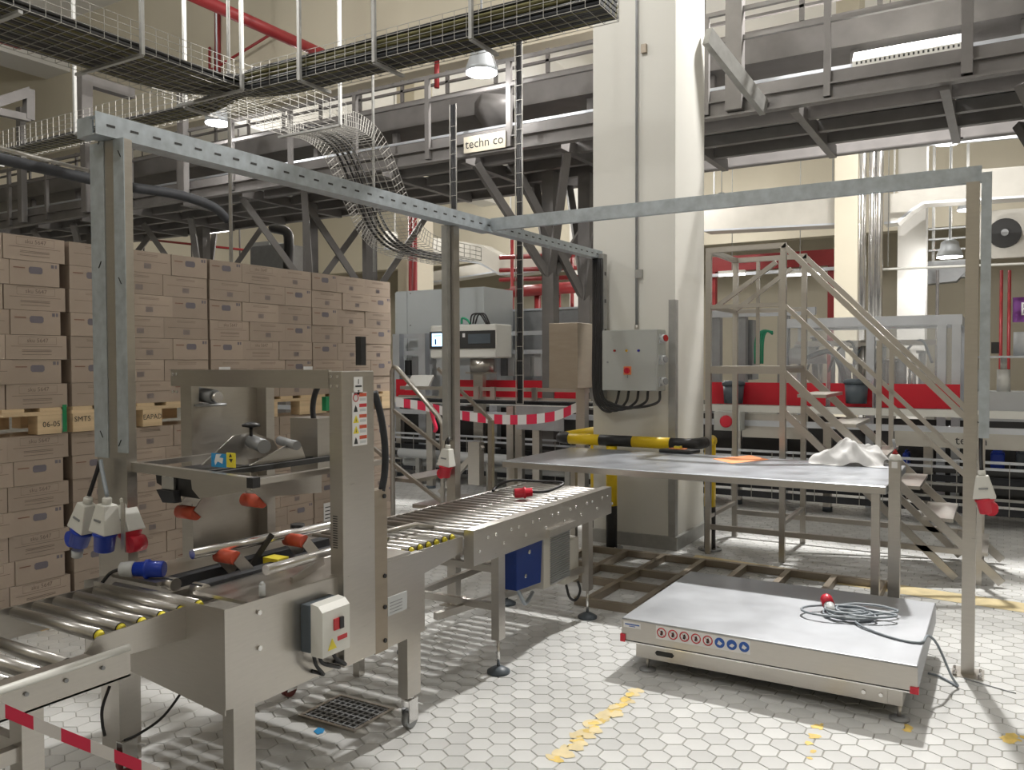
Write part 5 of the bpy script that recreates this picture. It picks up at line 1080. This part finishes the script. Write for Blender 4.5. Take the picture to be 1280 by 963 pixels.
for a in (520, 622, 633, 655):
    x = AY(a,560,8.0).x; pbox('leg', 'steel', fc, x-0.045,x+0.045,8.27,8.34,0.03,zat(507,8.2,620)-0.01); pcyl('foot', 'dgrey', fc, (x,8.3,0), (x,8.3,0.03), 0.06, 12)
pbar('brace', 'steel', fc, (AY(538,640,7.6).x,7.8,0.05), (AY(590,560,7.6).x,7.8,0.62), 0.06, 0.06)
part('support_foot', 'steel', fc, lambda b: b.prism([(AY(588,570,7.8).x,0.18),(AY(602,570,7.8).x,0.18),(AY(602,560,7.8).x,0.66),(AY(588,560,7.8).x,0.66)], 'y', 7.75, 7.85))
# brown stainless box on post
bb = thing('junction_box_post', (AY(722,600,7.6).x,7.65,0), 'large bronze coloured steel box on a post left of the column', 'box')
x0 = AY(686,440,7.5).x; x1 = AY(722,440,7.5).x
pbox('box', 'brown', bb, x0,x1,7.5,8.0,zat(486,7.5,700),zat(404,7.5,700), bevel=0.006); pbox('post', 'steel', bb, x1-0.12,x1-0.02,7.7,7.8,0,zat(486,7.5,700)); pcyl('foot', 'dgrey', bb, (x1-0.07,7.75,0), (x1-0.07,7.75,0.02), 0.09, 14)
tp2 = tape('barrier_tape', [AY(495,503,7.42), AY(530,508,7.42), AY(580,520,7.42), AY(640,525,7.42), AY(690,521,7.5), Vector((x1-0.11,7.705,AY(722,511,7.5).z))], 0.10, 0.10, 'red and white barrier tape sagging across behind the middle frame post', 24)
MB().tube(spl([AY(538,508,7.41), AY(541,522,7.41), AY(545,535,7.41), AY(543,540,7.41)]), 0.02, 6).build('loose_tail', 'taper', tp2)
# small handrail stair left of middle post
hr = thing('step_handrail', (-4.0,5.6,0), 'small stainless step stair with two tubular handrails', 'handrail')
for (y, s_) in ((5.3,0), (6.0,1)):
    a = [AY(490,457,5.3).x, AY(553,518,5.3).x]
    xa_, xb_ = a[0] if not s_ else -4.75, a[1] if not s_ else -4.2
    if not s_:
        ptube('handrail', 'steel', hr, [(xa_,y,0.0),(xa_,y,1.48)]+[(xa_+0.02,y,1.52),(xa_+0.05,y,1.51)]+[(xb_-0.04,y,1.13),(xb_,y,1.06),(xb_,y,0.0)], 0.02, 10)
        pbar('mid_rail', 'steel', hr, (xa_,y,AY(492,512,5.3).z), (xb_,y,AY(553,562,5.3).z), 0.026, 0.026); pbar('lower_rail', 'steel', hr, (xa_-0.2,y,AY(478,497,5.3).z-0.42), (xb_,y,0.45), 0.026, 0.026)
    else:
        pbar('far_rail', 'steel', hr, (-4.3,5.97,1.50), (-3.75,5.97,1.06), 0.026, 0.026); pbox('far_post', 'steel', hr, -3.77,-3.73,5.95,5.99,0,1.06)
for k in range(3): pbox('tread', 'steel', hr, -4.3+0.2*k,-4.08+0.2*k,5.33,5.95,0.58-0.2*k,0.61-0.2*k)
# machine cabinet over the cartons
x0 = AY(313,320,11).x; x1 = AY(355,320,11).x
mc = thing('roof_unit', ((x0+x1)/2,11,2.4), 'grey machine unit with black hose above the carton stacks', 'machine')
pbox('body', 'motor', mc, x0,x1,11,11.8,1.5,AY(330,307,11).z); pbox('upper_box', 'gplastic', mc, x0+0.05,x0+0.5,11,11.5,AY(330,307,11).z,AY(330,302,11).z); pbox('leg', 'wpaint', mc, x0+0.1,x1-0.1,11.1,11.7,0,1.5)
ptube('hose', 'black', mc, spl([AY(360,345,11), AY(360,325,11), AY(361,305,11), AY(358,290,11), AY(340,285,11)]), 0.09, 8)

# pale ducts low behind the feed conveyor
for k, (c, r) in enumerate(((566,0.06),(578,0.05))):
    p = AY(500,c,8.45); q = AY(740,c+3,8.45); t = thing('floor_duct', ((p.x+q.x)/2,8.45,0), ('upper' if k == 0 else 'lower')+' pale round duct low behind the feed conveyor', 'duct')
    pcyl('tube', 'gplastic', t, (p.x,8.45+0.1*k,p.z), (q.x,8.45+0.1*k,p.z), r, 14)
    for x in (p.x+0.3,(p.x+q.x)/2,q.x-0.3): pbox('stand', 'galvdull', t, x-0.03,x+0.03,8.42+0.1*k,8.48+0.1*k,0,p.z-r+0.01)
# thin services in the right far bay
for k, (a, m, w) in enumerate(((1172,'wpaint','beside the white column'),(1236,'wpaint','right of the frame post'),(1252,'redpipe','near the purple sign'),(1262,'redpipe','at the purple sign edge'))):
    p = AY(a,338,20.6); pipe('thin %s service pipe on the far wall %s' % ('red' if m == 'redpipe' else 'grey', w), [p, Vector((p.x,p.y,0))], 0.035, m, 'service_pipe')
t = thing('bright_conduit', AY(1180,334,16.5), 'thin bright conduit crossing in front of the white hall column', 'conduit')
MB().cyl(AY(1100,337,16.5), AY(1300,329,16.5), 0.022, 8).build('pipe', 'wplastic', t)
for a in (1110, 1285): p = AY(a,333,16.5); MB().cyl(p, Vector((p.x,p.y,ZC)), 0.01, 6).build('hanger', 'galvdull', t)
gt = thing('ceiling_unit', AY(1190,300,21.4), 'grey latticed ventilation unit hanging behind the right frame post', 'ventilation')
xa_ = AY(1160,300,21.4).x; xb_ = AY(1215,300,21.4).x
pbox('duct_box', 'motor', gt, xa_,xb_,21.4,21.8,AY(1190,347,21.4).z,AY(1190,325,21.4).z)
part('hood', 'motor', gt, lambda b: b.prism([(xa_,AY(1190,347,21.4).z),(xb_,AY(1190,333,21.4).z),(xb_-0.3,AY(1190,352,21.4).z),(xa_,AY(1190,354,21.4).z)], 'y', 21.35, 21.79))
for x in (xa_+0.1,(xa_+xb_)/2,xb_-0.1): pbox('hanger', 'galvdull', gt, x-0.03,x+0.03,21.55,21.61,AY(1190,325,21.4).z,ZC)
for c in (283,296,310): pbox('cross_pipe', 'gplastic', gt, xa_,xb_,21.5,21.56,AY(1190,c+2,21.4).z,AY(1190,c,21.4).z)
# filler heads right of the frame post
fh = thing('filler_head', (AY(1262,450,9.6).x,9.6,0), 'pale filler head machine right of the frame post', 'machine')
x = AY(1262,450,9.6).x
pbox('base', 'gplastic', fh, x-0.35,x+0.5,9.55,10.0,0.1,AY(1262,490,9.6).z); pbox('table', 'alu', fh, x-0.4,x+0.55,9.5,10.05,AY(1262,445,9.6).z-0.02,AY(1262,445,9.6).z)
for k in range(4): xx = x-0.3+0.25*k; part('nozzle', ('gplastic','wplastic','steel','motor')[k], fh, lambda b: (b.cyl((xx,9.7,AY(1262,490,9.6).z),(xx,9.7,AY(1262,462,9.6).z),0.06,12), b.cyl((xx,9.7,AY(1262,462,9.6).z),(xx,9.7,AY(1262,446,9.6).z),0.03,12)))
pcyl('tank', 'gplastic', fh, (x+0.15,9.75,AY(1262,445,9.6).z), (x+0.15,9.75,AY(1262,415,9.6).z), 0.12, 16)
pbox('monitor', 'ink', fh, AY(1239,430,9.5).x,AY(1249,430,9.5).x,9.5,9.54,AY(1244,442,9.5).z,AY(1244,428,9.5).z)
